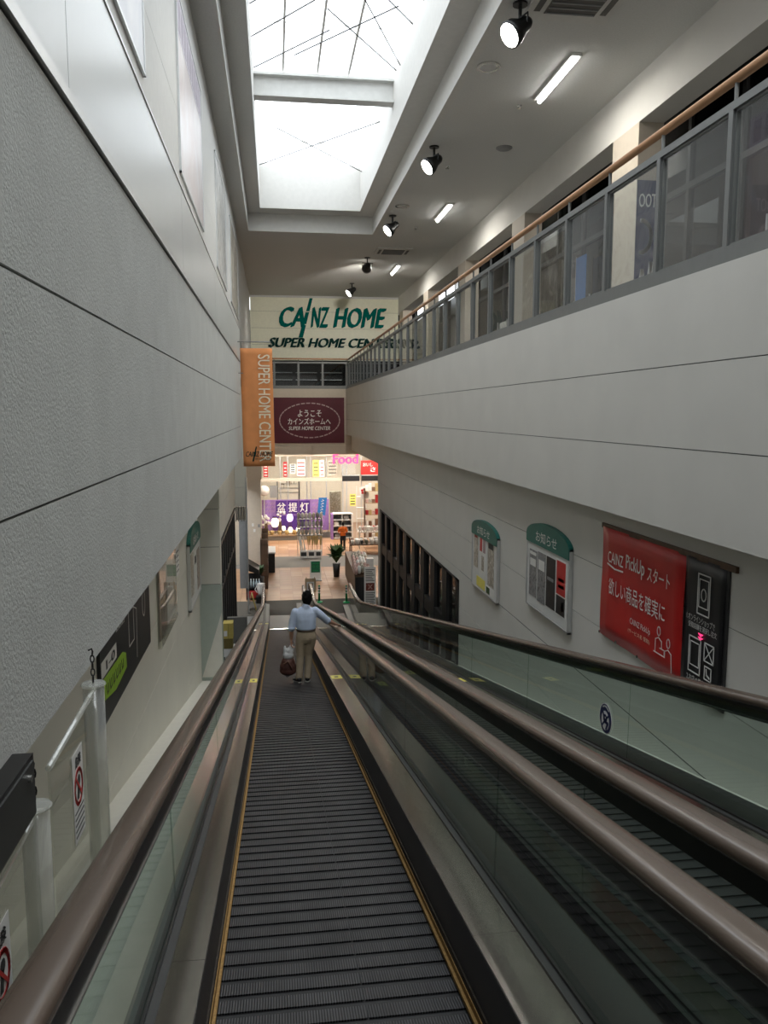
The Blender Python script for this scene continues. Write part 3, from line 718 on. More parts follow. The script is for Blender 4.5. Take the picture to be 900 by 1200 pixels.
def vent(x0, x1, y0, y1, label):
    t = thing('air_vent', ((x0 + x1) / 2, (y0 + y1) / 2, ZC), label, 'vent')
    B(x0, x1, y0, y1, ZC - .045, ZC).build('frame', 'curb', t)
    B(x0 + .28, x1 - .28, y0 + .25, y1 - .25, ZC - .055, ZC - .03).build('grille', 'grille', t)
    for q in range(6):
        yy = y0 + .3 + q * (y1 - y0 - .6) / 5
        B(x0 + .3, x1 - .3, yy - .015, yy + .015, ZC - .07, ZC - .05).build('slat', 'shelfgrey', t)
    for xx in (x0 + .1, x1 - .2): B(xx, xx + .1, y0 + .3, y1 - .3, ZC - .052, ZC - .04).build('outlet', 'grille', t)
vent(4.1, 5.5, 12.1, 13.5, 'square ceiling air vent at the top edge, the larger looking one')
vent(4.1, 5.5, 31.9, 33.3, 'square ceiling air vent far along the ceiling')
for k, (x_, y_, r_, lb) in enumerate(((4.06, 15.4, .22, 'round chrome downlight before the second spotlight'), (4.06, 25.6, .22, 'round chrome downlight beside the third spotlight'))):
    t = thing('downlight', (x_, y_, ZC), lb, 'lamp')
    MB().lathe((x_, y_, ZC - .03), [(r_, 0), (r_, .03)], 20).build('rim', 'bright', t)
    MB().lathe((x_, y_, ZC - .04), [(r_ * .7, 0), (r_ * .8, .02)], 20).build('reflector', 'trim', t)
simple('smoke_detector', MB().lathe((5.65, 19.85, ZC - .05), [(.15, 0), (.2, .03), (.2, .05)], 18), 'shelfgrey', 'flat grey disc detector on the ceiling past the first batten', 'detector')
simple('sprinkler_head', MB().lathe((5.2, 17.2, ZC - .06), [(.05, 0), (.03, .03), (.06, .06)], 10), 'bright', 'tiny sprinkler head on the ceiling near the first batten', 'sprinkler', 'ceiling sprinklers')
for (x_, y_) in ((4.6, 21.5), (5.0, 28.5)):
    simple('sprinkler_head', MB().lathe((x_, y_, ZC - .06), [(.05, 0), (.03, .03), (.06, .06)], 10), 'bright', 'tiny sprinkler head on the ceiling, %s' % ('just past the grey disc detector' if y_ < 25 else 'beyond the second batten'), 'sprinkler', 'ceiling sprinklers')

# ================================================================== MOVING WALKWAYS
YE = 30.32      # comb at the lower end
def belt_z(y): return FL + TA * (YE - y)
def railpath(hb, y_end):
    """(y, z) points of a handrail: down the slope, easing level, round the newel"""
    zl = FL + hb; pts = []
    y = -2.5
    while y < 28.4: pts.append((y, belt_z(y) + hb)); y += 1.4
    # ease
    for i in range(9):
        t = i / 8; yy = 28.6 + 3.4 * t
        pts.append((yy, zl + TA * (1.7 * (1 - t) ** 2)))
    pts.append((y_end - .3, zl))
    for i in range(1, 10):
        a = math.pi / 2 - math.pi * i / 9
        pts.append((y_end - .3 + .30 * math.cos(a), zl - .30 + .30 * math.sin(a)))
    return pts
def sweep(mb, x, path, prof):
    """prof: closed list of (dx, dn); dn along the path normal"""
    k = len(path); n = len(prof); vs = []
    for i, (y, z) in enumerate(path):
        a = path[max(i - 1, 0)]; b = path[min(i + 1, k - 1)]
        d = Vector((b[0] - a[0], b[1] - a[1])).normalized(); nn = Vector((-d.y, d.x))
        for dx, dn in prof: vs.append((x + dx, y + nn.x * dn, z + nn.y * dn))
    fs = [(i * n + j, i * n + (j + 1) % n, (i + 1) * n + (j + 1) % n, (i + 1) * n + j) for i in range(k - 1) for j in range(n)]
    fs += [tuple(range(n))[::-1], tuple(range((k - 1) * n, k * n))]
    return mb.add(vs, fs)
HPROF = [(.062 * math.copysign(abs(math.cos(R(a))) ** .7, math.cos(R(a))), .035 * math.copysign(abs(math.sin(R(a))) ** .8, math.sin(R(a)))) for a in range(0, 360, 20)]
def walkway(label, x0, x1, gl, gr, hl, hr, hd0, hd1, hh, seam, npal):
    """belt x0..x1; glass feet at gl/gr leaning out to the handrails at hl/hr; deck heights hd0 (skirt) to hd1 (glass); handrail height hh"""
    t = thing('moving_walkway', ((x0 + x1) / 2, YE, FL), label, 'walkway')
    P = .145; xm = x0 + (x1 - x0) * .6
    first = None
    for k in range(npal):
        y1_ = YE - k * P
        if first is None:
            mb = MB()
            for a, b in ((x0 + .004, xm - .003), (xm + .003, x1 - .004)):
                mb.box(a, b, y1_ - .100, y1_, belt_z(y1_) - .02, belt_z(y1_), slope=TA, yref=y1_)
            first = mb.build('pallet', 'pallet', t)
        else:
            c = first.copy(); COL.objects.link(c); c.parent = t; c.location = (0, -k * P, k * P * TA)
    ye, ys = YE, -2.5
    def inc(xa, xb, h0, h1, ya=ys, yb=ye): return B(xa, xb, ya, yb, belt_z(0) + h0, belt_z(0) + h1, slope=TA)
    def plate(xa, xb, ha, hb, th, ya=ys, yb=ye, zf=belt_z):   # sloping strip from (xa, ha) to (xb, hb)
        p = []
        for d in (-th, 0):
            for x, y, h in ((xa, ya, ha), (xb, ya, hb), (xb, yb, hb), (xa, yb, ha)): p.append((x, y, zf(y) + h + d))
        return MB().hexa(p)
    flat = lambda y: FL
    inc(x0 - .01, x1 + .01, -.05, -.008).build('belt_base', 'recess', t)
    B(x0 - .01, x1 + .01, YE, YE + .12, FL - .01, FL + .012).build('comb_plate', 'bright', t)
    for sx, xb, gb, hx in ((-1, x0, gl, hl), (1, x1, gr, hr)):
        q = lambda a, b: (min(xb + sx * a, xb + sx * b), max(xb + sx * a, xb + sx * b))
        inc(*q(-.024, -.010), .010, .028).build('safety_brush', 'brush', t)
        inc(*q(-.008, .004), .010, .055).build('safety_brush', 'brush', t)
        inc(*q(-.004, .012), .055, .09).build('bristle_strip', 'bristle', t)
        inc(*q(.004, .016), -.05, hd0).build('skirt_panel', 'skirt', t)
        B(*q(.004, .016), YE, 33.2, FL, FL + hd0).build('skirt_panel', 'skirt', t)
        di = gb - sx * .052
        ya = ys
        while ya < ye:
            yb = min(ya + 2.8, ye)
            plate(xb + sx * .006, di, hd0 + .006, hd1, .012, ya + .0015, yb - .0015).build('deck_panel', 'deck', t); ya = yb
        plate(xb + sx * .006, di, hd0 + .006, hd1, .012, YE, 33.2, flat).build('deck_panel', 'plate', t)
        inc(min(di, gb + sx * .02), max(di, gb + sx * .02), hd1 - .03, hd1 + .008).build('deck_gasket', 'gasket', t)
        B(min(di, gb + sx * .02), max(di, gb + sx * .02), YE, 33.3, FL + hd1 - .05, FL + hd1 + .008).build('deck_gasket', 'gasket', t)
        inc(min(gb - sx * .018, gb - sx * .008), max(gb - sx * .018, gb - sx * .008), hd1 + .008, hd1 + .022).build('glass_bead', 'dark', t)
        gt = gb + sx * .012
        def gx(h): return gb + (gt - gb) * (h - hd1) / (hh - .04 - hd1)
        ya = seam - 2.8 * 3
        while ya < 30.0:
            yb = min(ya + 2.8, 30.0); a_ = max(ya, ys)
            if yb > a_ + .05:
                p = []
                for h, x in ((hd1, gb), (hh - .04, gt)):
                    for dx, y in ((-.005, a_ + .004), (.005, a_ + .004), (.005, yb - .004), (-.005, yb - .004)): p.append((x + dx, y, belt_z(y) + h))
                MB().hexa(p).build('glass_panel', 'bal', t)
            ya += 2.8
        k_ = hh - .97
        ring = [(30.0, belt_z(30.0), hd1), (30.0, belt_z(30), hh - .04), (31.0, FL, hh - .04), (33.2, FL, hh - .05)] + [(33.2 + .27 * math.cos(R(a)), FL, .65 + k_ + .27 * math.sin(R(a))) for a in (70, 40, 10, -20, -50)] + [(33.3, FL, hd1)]
        MB().prism([(gx(h) - .005, y, z + h) for y, z, h in ring], (.01, 0, 0)).build('glass_panel', 'bal', t)
        sweep(MB(), hx, railpath(hh, 33.9), HPROF).build('handrail', 'brown', t, smooth=True)
        sweep(MB(), hx, railpath(hh - .055, 33.85), [(a * sx + b, c) for a, b, c in ((-.054, 0, -.06), (.03, 0, -.06), (.036, 0, .03), (-.052, 0, .03))]).build('handrail_guide', 'dark', t)
        sweep(MB(), hx - sx * .056, railpath(hh - .105, 33.7)[:-8], [(-.003, -.005), (.003, -.005), (.003, .005), (-.003, .005)]).build('trim_strip', 'bright', t)
        B(min(xb + sx * .016, gb + sx * .03), max(xb + sx * .016, gb + sx * .03), YE + .02, 33.4, FL, FL + hd1 - .06).build('newel_base', 'deck', t)
        for yy in (12.0, 28.6):
            f0, f1 = .08, .92
            def lerp(f): return xb + sx * .006 + (di - xb - sx * .006) * f, hd0 + .006 + (hd1 - hd0 - .006) * f
            (xa, ha), (xc, hc) = lerp(f0), lerp(f1)
            st_ = plate(xa, xc, ha + .0025, hc + .0025, .002, yy, yy + .42).build('caution_sticker', 'yellow', t)
            (xa, ha), (xc, hc) = lerp(.36), lerp(.64)
            plate(xa, xc, ha + .0035, hc + .0035, .001, yy + .14, yy + .28).build('caution_mark', 'ink', st_)
    return t
w1 = walkway('nearer moving walkway with dark grooved belt carrying the man downhill', -.31, .80, -.50, 1.055, -.55, 1.12, .33, .34, .975, 3.65, 205)
w2_ = walkway('second moving walkway beside the right wall with posters', 1.72, 2.76, 1.50, 3.03, 1.43, 3.12, .18, .20, 1.01, 3.60, 205)
# side cladding
mb = slab_inc(-.56, -.48, -2.5, YE, -.6, .33); mb.build('outer_cladding', 'shelfgrey', w1)
slab_inc(1.09, 1.30, -2.5, YE, .20, .30).build('centre_cover', 'gasket', w1)
slab_inc(1.30, 1.50, -2.5, YE, .0, .12).build('centre_channel', 'skirt', w1)
slab_inc(2.98, 3.48, -2.5, YE, -.40, .12).build('outer_cladding', 'gasket', w2_)
# round sticker on the far glass
fg = Fr((3.03, 6.85, -2.83), (0, -1, 0), (.015, 0, 1))
dsk = fg.poly(MB(), fg.ell(0, 0, .138, .145, 28), .008, .010).build('round_sticker', 'white', w2_)
fg.poly(MB(), fg.ell(0, 0, .128, .135, 28), .010, .012).build('sticker_disc', 'bluenavy', dsk)
fg.poly(MB(), fg.ell(0, -.02, .085, .09, 24), .012, .0135).build('sticker_field', 'white', dsk)
mb = MB(); fg.line(mb, [(-.05, .04), (0, -.03), (.06, -.03), (.03, -.09)], .028, .0135, .015); fg.line(mb, [(-.07, -.09), (.07, .05)], .02, .0135, .015); fg.line(mb, fg.ell(.0, .0, .03, .03, 10), .02, .0135, .015, True)
mb.build('sticker_figure', 'bluenavy', dsk)
fg.line(MB(), fg.ell(0, 0, .108, .115, 10, 55, 125), .014, .012, .0135).build('sticker_band', 'white', dsk)

# ================================================================== LEFT SIDE DETAILS
# dark metal guard on the plaster edge
t = thing('edge_guard', (-.86, 2.2, -1.2), 'dark metal guard box fixed under the plaster wall edge', 'guard')
B(-.838, -.775, 0.8, 2.56, -1.27, -1.07).build('channel', 'dark', t)
B(-.775, -.768, 0.8, 2.54, -1.255, -1.085).build('face_plate', 'gasket', t)
MB().tube([(-.768, 2.48, -1.12), (-.758, 2.48, -1.12)], .012, 8).build('screw', 'bright', t)
# acrylic wedge guards hung on chains
def acrylic(y0, y1, ztop0, ztop1, zb, label, yn):
    t = thing('acrylic_guard', (-.80, y0, zb), label, 'guard')
    slope = (ztop1 - ztop0) / (y1 - y0)
    def zt(y): return ztop0 + slope * (y - y0)
    MB().hexa([(-.804, y0, zb - TA * 0), (-.796, y0, zb), (-.796, y1, zb - TA * (y1 - y0)), (-.804, y1, zb - TA * (y1 - y0)),
               (-.804, y0, zt(y0)), (-.796, y0, zt(y0)), (-.796, y1, zt(y1)), (-.804, y1, zt(y1))]).build('sheet', 'acrylic', t)
    MB().tube([(-.80, y0, ztop0), (-.80, y1, ztop1)], .012, 8).build('top_edge', 'acrylic_edge', t)
    MB().tube([(-.80, y1, ztop1 + .02), (-.80, y1, zb - TA * (y1 - y0))], .045, 14).build('round_edge', 'acrylic_edge', t, smooth=True)
    MB().lathe((-.80, y1, ztop1 + .02), [(.05, 0), (.054, .006), (.05, .012)], 16).build('rim', 'acrylic_edge', t)
    # chain
    z = ztop1 + .03
    for q in range(4):
        MB().tube([(-.80 + .008 * math.cos(R(a)) * (q % 2), y1 + .008 * math.cos(R(a)) * (1 - q % 2), z + .02 + .018 * math.sin(R(a))) for a in range(0, 361, 45)], .003, 5).build('chain_link', 'dark', t); z += .03
    MB().tube([(-.80, y1, z), (-.80, y1 + .012, z + .02), (-.80, y1, z + .035), (-.815, y1 - .005, z + .03)], .004, 5).build('hook', 'dark', t)
    # warning sheet
    f = Fr((-.794, yn, zt(yn) - .10), (0, 1, 0))
    sh = f.rect(MB(), 0, -.36, .16, .0, 0, .002).build('warning_sheet', 'white', t)
    f.line(MB(), f.ell(.08, -.15, .058, .068, 20), .014, .002, .004, True).build('prohibition_ring', 'red', sh)
    f.line(MB(), [(.04, -.105), (.12, -.195)], .012, .004, .005).build('prohibition_bar', 'red', sh)
    mb = MB(); f.poly(mb, f.ell(.085, -.125, .02, .022, 12), .003, .004); f.line(mb, [(.08, -.145), (.07, -.185)], .024, .003, .004); mb.build('pictogram', 'ink', sh)
    text(f, '危険', .04, -.065, .125, -.02, 'ink', sh, w=.003, bold=.02)
    mb = MB()
    for q in range(5): f.line(mb, [(.015, -.24 - .024 * q), (.145, -.24 - .024 * q)], .006, .002, .003)
    mb.build('printed_lines', 'ink', sh)
acrylic(0.9, 2.63, -1.41, -1.31, -1.75, 'clear acrylic guard sheet with a warning sign, directly below the dark guard box', 2.15)
acrylic(2.80, 3.52, -1.23, -1.20, -1.95, 'clear acrylic guard sheet with round end post, hung beside the black poster', 3.08)

# left lower wall posters
fl_ = Fr((-1.615, 0, 0), (0, 1, 0))
t = thing('black_poster', (-1.6, 8.7, -2.9), 'black poster with lime patch hung low on the left wall', 'poster')
fl_.rect(MB(), 7.27, -2.86, 10.15, -1.75, 0, .03).build('sheet', 'black', t)
fl_.poly(MB(), [(7.34, -2.62), (7.9, -2.70), (8.5, -2.66), (8.48, -2.50), (8.3, -2.44), (7.36, -2.42)], .03, .033).build('lime_patch', 'lime', t)
for q in range(6):
    u = 7.48 + q * .15
    fl_.line(MB(), [(u, -2.51), (u + .03, -2.60), (u + .09, -2.59), (u + .08, -2.52)], .018, .033, .035).build('brush_stroke', 'black', t)
fl_.rect(MB(), 7.3, -2.40, 8.0, -2.25, .03, .033).build('white_tag', 'white', t)
text(fl_, '1-0', 7.5, -2.37, 7.9, -2.28, 'ink', t, w=.034, bold=.03)
text(fl_, '2.お店', 8.0, -2.16, 8.45, -2.05, 'white', t, w=.034, bold=.01)
mb = MB()
fl_.line(mb, [(8.7, -2.5), (9.0, -2.5), (9.0, -2.0), (8.7, -2.0)], .015, .03, .032, True); fl_.line(mb, [(9.15, -2.75), (9.2, -2.2), (8.9, -2.1)], .012, .03, .032)
fl_.line(mb, fl_.ell(9.7, -2.25, .1, .16, 14), .015, .03, .032, True)
mb.build('line_drawing', 'white', t)
t = thing('acrylic_poster_case', (-1.6, 11.7, -3.2), 'clear wall case holding a brownish poster on the lower left wall', 'poster')
fl_.rect(MB(), 10.95, -3.20, 12.75, -1.9, 0, .05).build('case', 'acrylic', t)
fl_.rect(MB(), 11.05, -3.12, 11.75, -1.95, .01, .02).build('sheet', 'pic_brown', t)
fl_.rect(MB(), 11.85, -3.1, 12.6, -2.0, .01, .02).build('sheet', 'white', t)
for (u, v) in ((11.0, -3.15), (12.7, -3.15), (11.85, -2.5)): fl_.poly(MB(), fl_.ell(u, v, .03, .03, 8), .05, .06).build('stud', 'bright', t)
t = thing('paper_notice', (-1.6, 13.3, -2.6), 'small plain paper notice on the left wall between two poster cases', 'notice')
fl_.rect(MB(), 13.1, -2.65, 13.5, -2.15, 0, .008).build('sheet', 'white', t)
mb = MB()
for q in range(5): fl_.line(mb, [(13.16, -2.25 - .08 * q), (13.44, -2.25 - .08 * q)], .015, .008, .01)
mb.build('printed_lines', 'ink', t)
def noticeboard(f, u0, u1, z0, z1, zh, label, sheets, t_name='notice_board', txt='お知らせ'):
    t = thing(t_name, tuple(f.p((u0 + u1) / 2, z0)), label, 'board')
    f.rect(MB(), u0, z0, u1, zh, 0, .05).build('board', 'shelfwhite', t)
    uc = (u0 + u1) / 2; hw = (u1 - u0) / 2
    arch = [(u0 - .01, zh - .14), (u1 + .01, zh - .14), (u1 + .01, zh)] + [(uc + (hw + .01) * math.cos(R(a)), zh + (z1 - zh) * math.sin(R(a))) for a in range(10, 180, 10)] + [(u0 - .01, zh)]
    f.poly(MB(), arch, 0, .07).build('header', 'greenhead', t)
    text(f, txt, uc - hw * .5, zh - .08, uc + hw * .5, zh + .09, 'white', t, w=.073, bold=.015)
    f.line(MB(), [(u0, z0), (u1, z0), (u1, zh), (u0, zh)], .03, 0, .06, True).build('edge_frame', 'trim', t)
    for (a, b, c, d, m_, inner) in sheets:
        sh = f.rect(MB(), u0 + a, zh + b, u0 + c, zh + d, .05, .056).build('notice_sheet', m_, t)
        for (e0, e1, e2, e3, mm) in inner:
            f.rect(MB(), u0 + e0, zh + e1, u0 + e2, zh + e3, .056, .058).build('printed_block', mm, sh)
    return t
noticeboard(fl_, 14.75, 16.75, -3.62, -2.10, -2.40, 'green edged notice board with arched top on the left wall', [
    (.15, -1.0, .6, -.2, 'pic_shop', []), (.75, -.9, 1.2, -.25, 'white', [(.82, -.5, 1.1, -.35, 'ink')]), (1.3, -1.1, 1.8, -.3, 'pic_brown', [])], 'arched_notice_board', 'お知らせ')
# things stacked behind the rail at the lower left
t = thing('yellow_box', (-1.45, 24, -7.0), 'yellow cardboard box on top of the cabinet behind the left rail', 'box')
B(-1.62, -1.33, 23.9, 24.3, -6.74, -6.27).build('box', 'yellowbox', t); B(-1.60, -1.50, 23.89, 23.9, -6.66, -6.50).build('label_patch', 'white', t)
B(-1.47, -1.465, 23.885, 23.9, -6.74, -6.27).build('tape_seam', 'olive', t)
simple('olive_carton', B(-1.62, -1.34, 23.9, 24.3, -7.05, -6.745), 'olive', 'brown carton underneath the yellow box', 'box')
t = thing('black_cabinet', (-1.4, 24, FL), 'black open cabinet with pale frame behind the left rail', 'cabinet')
B(-1.62, -1.30, 23.9, 24.4, -7.3, -7.055).build('top', 'white', t); B(-1.60, -1.32, 24.0, 24.4, -7.7, -7.3).build('body', 'black', t); B(-1.58, -1.55, 23.95, 23.99, -8.2, -7.3).build('leg', 'white', t)
t = thing('black_case', (-1.1, 24.2, FL), 'black case with a pale edge beside the yellow box', 'case')
B(-1.27, -.95, 24.1, 24.6, -8.2, -6.98).build('body', 'black', t); B(-1.29, -1.27, 24.05, 24.12, -7.9, -7.0).build('edge', 'white', t); B(-1.29, -.98, 24.05, 24.12, -7.02, -6.98).build('edge', 'white', t)

# ================================================================== RIGHT WALL DETAILS
fr_ = Fr((4.2, 0, 0), (0, -1, 0))     # reading direction towards the camera: u = -y
def RW(y): return -y
noticeboard(fr_, RW(12.75), RW(10.82), -3.16, -1.72, -1.95, 'larger notice board with green arched header and dark leaflets, beside the red banner', [
    (.14, -1.02, .50, -.26, 'pic_grey', [(.18, -.52, .46, -.40, 'white'), (.16, -.34, .48, -.29, 'white')]), (.55, -1.04, .92, -.24, 'pic_grey', [(.60, -.52, .88, -.36, 'white'), (.58, -.34, .9, -.30, 'shelfgrey')]),
    (.97, -1.02, 1.36, -.24, 'black', [(1.02, -.6, 1.3, -.55, 'shelfgrey')]), (1.41, -1.04, 1.82, -.20, 'white', [(1.43, -.72, 1.80, -.22, 'red'), (1.43, -1.02, 1.80, -.74, 'black'), (1.5, -.52, 1.74, -.47, 'white'), (1.5, -.62, 1.74, -.57, 'white'), (1.65, -.95, 1.75, -.82, 'shelfgrey')])])
noticeboard(fr_, RW(16.5), RW(14.56), -3.62, -2.16, -2.38, 'smaller looking notice board covered in pale leaflets beside the dark windows', [
    (.18, -.82, .50, -.12, 'pic_shop', [(.22, -.2, .46, -.13, 'redbox')]), (.62, -.95, 1.15, -.08, 'white', [(.66, -.42, .84, -.12, 'red'), (.92, -.42, 1.1, -.12, 'pinkish'), (.8, -.8, 1.0, -.5, 'pic_shop')]),
    (1.28, -1.0, 1.72, -.12, 'pic_shop', [(1.32, -.26, 1.68, -.13, 'ink')]), (.42, -1.18, 1.08, -.98, 'yellow', []), (1.15, -1.2, 1.78, -1.03, 'white', [(1.2, -1.18, 1.45, -1.05, 'leaf')])])
# big red and black vinyl banner
t = thing('pickup_banner', (4.17, 8.3, -2.85), 'big red and black vinyl banner on the lower right wall', 'banner')
def y2u(y): return -y
def vinyl(u0, u1, v0, v1, w, m_, name):
    mb = MB(); nu, nv = 10, 8; vs = []
    for j in range(nv + 1):
        for i in range(nu + 1):
            u = u0 + (u1 - u0) * i / nu; v = v0 + (v1 - v0) * j / nv
            vs.append(fr_.p(u, v, w + .008 * math.sin(i * 1.1 + j * .8)))
    mb.add(vs, [(j * 11 + i, j * 11 + i + 1, (j + 1) * 11 + i + 1, (j + 1) * 11 + i) for j in range(nv) for i in range(nu)])
    o = mb.build(name, m_, t, smooth=True); s_ = o.modifiers.new('thickness', 'SOLIDIFY'); s_.thickness = .004; s_.offset = -1
    return o
rs = vinyl(-9.72, -7.62, -2.84, -1.44, .035, 'red', 'red_sheet')
bs = vinyl(-7.62, -6.88, -2.84, -1.44, .030, 'black', 'black_sheet')
fr_.rect(MB(), -9.78, -1.46, -6.72, -1.40, 0, .03).build('top_batten', 'wooddark', t)
fr_.rect(MB(), -6.90, -2.84, -6.84, -1.40, 0, .02).build('side_batten', 'ink', t)
text(fr_, 'CAINZ', -9.50, -1.86, -9.06, -1.72, 'white', rs, w=.052, bold=.02)
fr_.line(MB(), [(-9.51, -1.885), (-9.3, -1.92), (-9.07, -1.91)], .018, .048, .052).build('underline', 'white', rs)
text(fr_, 'PickUp', -8.98, -1.90, -8.50, -1.68, 'white', rs, w=.052, bold=.02)
text(fr_, 'スタート', -8.42, -1.88, -7.90, -1.71, 'white', rs, w=.052, bold=.012)
text(fr_, '欲しい商品を確実に', -9.45, -2.26, -7.98, -2.05, 'white', rs, w=.052, bold=.012)
text(fr_, 'CAINZ PickUp', -8.82, -2.50, -8.30, -2.41, 'white', rs, w=.052, bold=.015)
text(fr_, '(サービス名 受取)', -8.86, -2.60, -8.30, -2.54, 'cream', rs, w=.052)
mb = MB()
fr_.line(mb, fr_.ell(-8.10, -2.38, .035, .05, 12), .010, .048, .052, True)
fr_.line(mb, [(-8.17, -2.62), (-8.17, -2.48), (-8.10, -2.45), (-8.03, -2.48), (-8.02, -2.56)], .010, .048, .052)
fr_.line(mb, [(-8.2, -2.63), (-7.96, -2.63), (-7.96, -2.56), (-8.06, -2.56)], .010, .048, .052)
mb.build('clerk_icon', 'white', rs); mb = MB()
fr_.line(mb, fr_.ell(-7.88, -2.46, .035, .05, 12), .010, .048, .052, True)
fr_.line(mb, [(-7.95, -2.63), (-7.95, -2.56), (-7.88, -2.53), (-7.81, -2.56), (-7.79, -2.75)], .010, .048, .052)
mb.build('customer_icon', 'white', rs)
def rr_(u0, v0, u1, v1): return [(u0, v0), (u1, v0), (u1, v1), (u0, v1)]
for (a, b, c, d) in ((-7.34, -1.98, -7.12, -1.58), (-7.46, -2.60, -7.24, -2.24)):
    mb = MB(); fr_.line(mb, rr_(a, b, c, d), .013, .042, .046, True); fr_.line(mb, rr_(a + .025, b + .07, c - .025, d - .05), .009, .042, .046, True)
    if d > -2: fr_.line(mb, fr_.ell(-7.23, -1.78, .045, .06, 12), .012, .042, .046, True)
    mb.build('phone_icon', 'white', bs)
mb = MB(); fr_.line(mb, rr_(-7.17, -2.42, -7.00, -2.24), .011, .042, .046, True); fr_.line(mb, [(-7.17, -2.24), (-7.0, -2.42)], .009, .042, .046); fr_.line(mb, [(-7.17, -2.42), (-7.0, -2.24)], .009, .042, .046)
mb.build('mail_icon', 'white', bs)
mb = MB(); fr_.line(mb, rr_(-7.15, -2.60, -7.03, -2.47), .011, .042, .046, True); fr_.line(mb, [(-7.12, -2.50), (-7.11, -2.55), (-7.06, -2.57)], .016, .042, .046)
mb.build('call_icon', 'white', bs)
text(fr_, '1.オンラインショップで', -7.53, -2.08, -7.00, -2.01, 'white', bs, w=.045, bold=.01)
text(fr_, '受取店舗を選択し注文', -7.49, -2.15, -6.96, -2.09, 'white', bs, w=.045, bold=.01)
mb = MB(); fr_.poly(mb, [(-7.30, -2.175), (-7.20, -2.175), (-7.25, -2.205)], .042, .046); fr_.poly(mb, [(-7.30, -2.212), (-7.20, -2.212), (-7.25, -2.24)], .042, .046); mb.build('arrow_mark', 'neon', bs)
text(fr_, '2.お店の準備が', -7.48, -2.70, -7.08, -2.63, 'white', bs, w=.045, bold=.01)
text(fr_, 'できたらご連絡', -7.44, -2.79, -7.06, -2.72, 'white', bs, w=.045, bold=.01)
for u in (-9.70, -9.2, -8.6, -8.0): fr_.poly(MB(), fr_.ell(u, -2.82, .02, .02, 8), .045, .055).build('eyelet', 'bright', t)

# ================================================================== LOBBY AND STORE
lc = struct('ceiling_lobby', (3, 49, -2.1))
B(-4, 9.2, 44.3, 60.5, -2.25, -2.05).build('ceiling_board', 'ceil', lc)
B(4.6, 9.2, 17, 44, -2.25, -2.02).build('ceiling_board', 'ceil', lc)
ro = struct('wall_lobby_right', (9.2, 40, FL)); B(9.2, 9.4, 15, 60.5, FL, -2).build('wall_panel', 'storewall', ro)
ro = struct('wall_lobby_left', (-4, 50, FL)); B(-4.2, -4.0, 44, 60.5, FL, -2).build('wall_panel', 'storewall', ro)
ro = struct('wall_store_back', (3, 60.3, FL)); B(-4, 9.2, 60.3, 60.5, FL, -2).build('wall_panel', 'storewall', ro)
def panel_light(x, y, power, lab):
    lab = 'white store ceiling panel light %s, %s the aisle' % ('over the threshold counter' if y < 40 else 'in front of the lanterns' if y < 50 else 'directly above the lanterns' if y < 53 else 'behind the rear glass', 'left of' if x < 1 else 'right of' if x > 5 else 'over')
    t = thing('ceiling_panel_light', (x, y, -2.25), lab, 'lamp', 'panel lights of the store ceiling')
    B(x - .7, x + .7, y - .35, y + .35, -2.30, -2.25).build('housing', 'white', t)
    B(x - .65, x + .65, y - .3, y + .3, -2.31, -2.30).build('diffuser', 'lamp', t)
    area('panel_light_beam', (x, y, -2.36), 1.3, .6, power, color=(1, .92, .80))
LB = None
for x_ in (.4, 3.4, 6.4):
    panel_light(x_, 48.5, 85, LB); panel_light(x_, 51.8, 90, LB); panel_light(x_, 56.5, 135, LB)
panel_light(6.2, 38, 110, LB)
# rear glass front
wg = struct('window_6', (3, 53.5, FL))
B(-4, 9.2, 53.4, 53.6, -2.85, -2.1).build('lintel', 'column', wg)
B(-4, 9.2, 53.42, 53.58, -4.5, -4.28).build('transom', 'column', wg)
xs_ = [-.95, .35, .85, 2.1, 2.35, 3.4, 4.5, 4.75, 5.75, 6.9]
for x_ in xs_: B(x_ - .035, x_ + .035, 53.45, 53.55, -7.9, -2.85).build('mullion', 'trim', wg)
for a, b in zip(xs_, xs_[1:]):
    B(a + .035, b - .035, 53.49, 53.50, -4.28, -2.85).build('pane', 'store_glass', wg)
    if a < 4.0: B(a + .035, b - .035, 53.49, 53.50, FL, -4.5).build('pane', 'store_glass', wg)
B(-4, 3.6, 53.2, 53.4, FL, -7.92).build('low_wall', 'greymat', wg)
for x0, x1 in ((4.45, 5.6), (5.75, 7.0)):
    t = thing('door_sensor', ((x0 + x1) / 2, 53.3, -4.5), 'black door header box on the %s sliding doorway' % ('nearer' if x0 < 5 else 'right-hand'), 'sensor')
    B(x0, x1, 53.25, 53.42, -4.52, -4.17).build('housing', 'black', t); B(x0, x1, 53.23, 53.43, -4.16, -4.10).build('cover', 'trim', t)
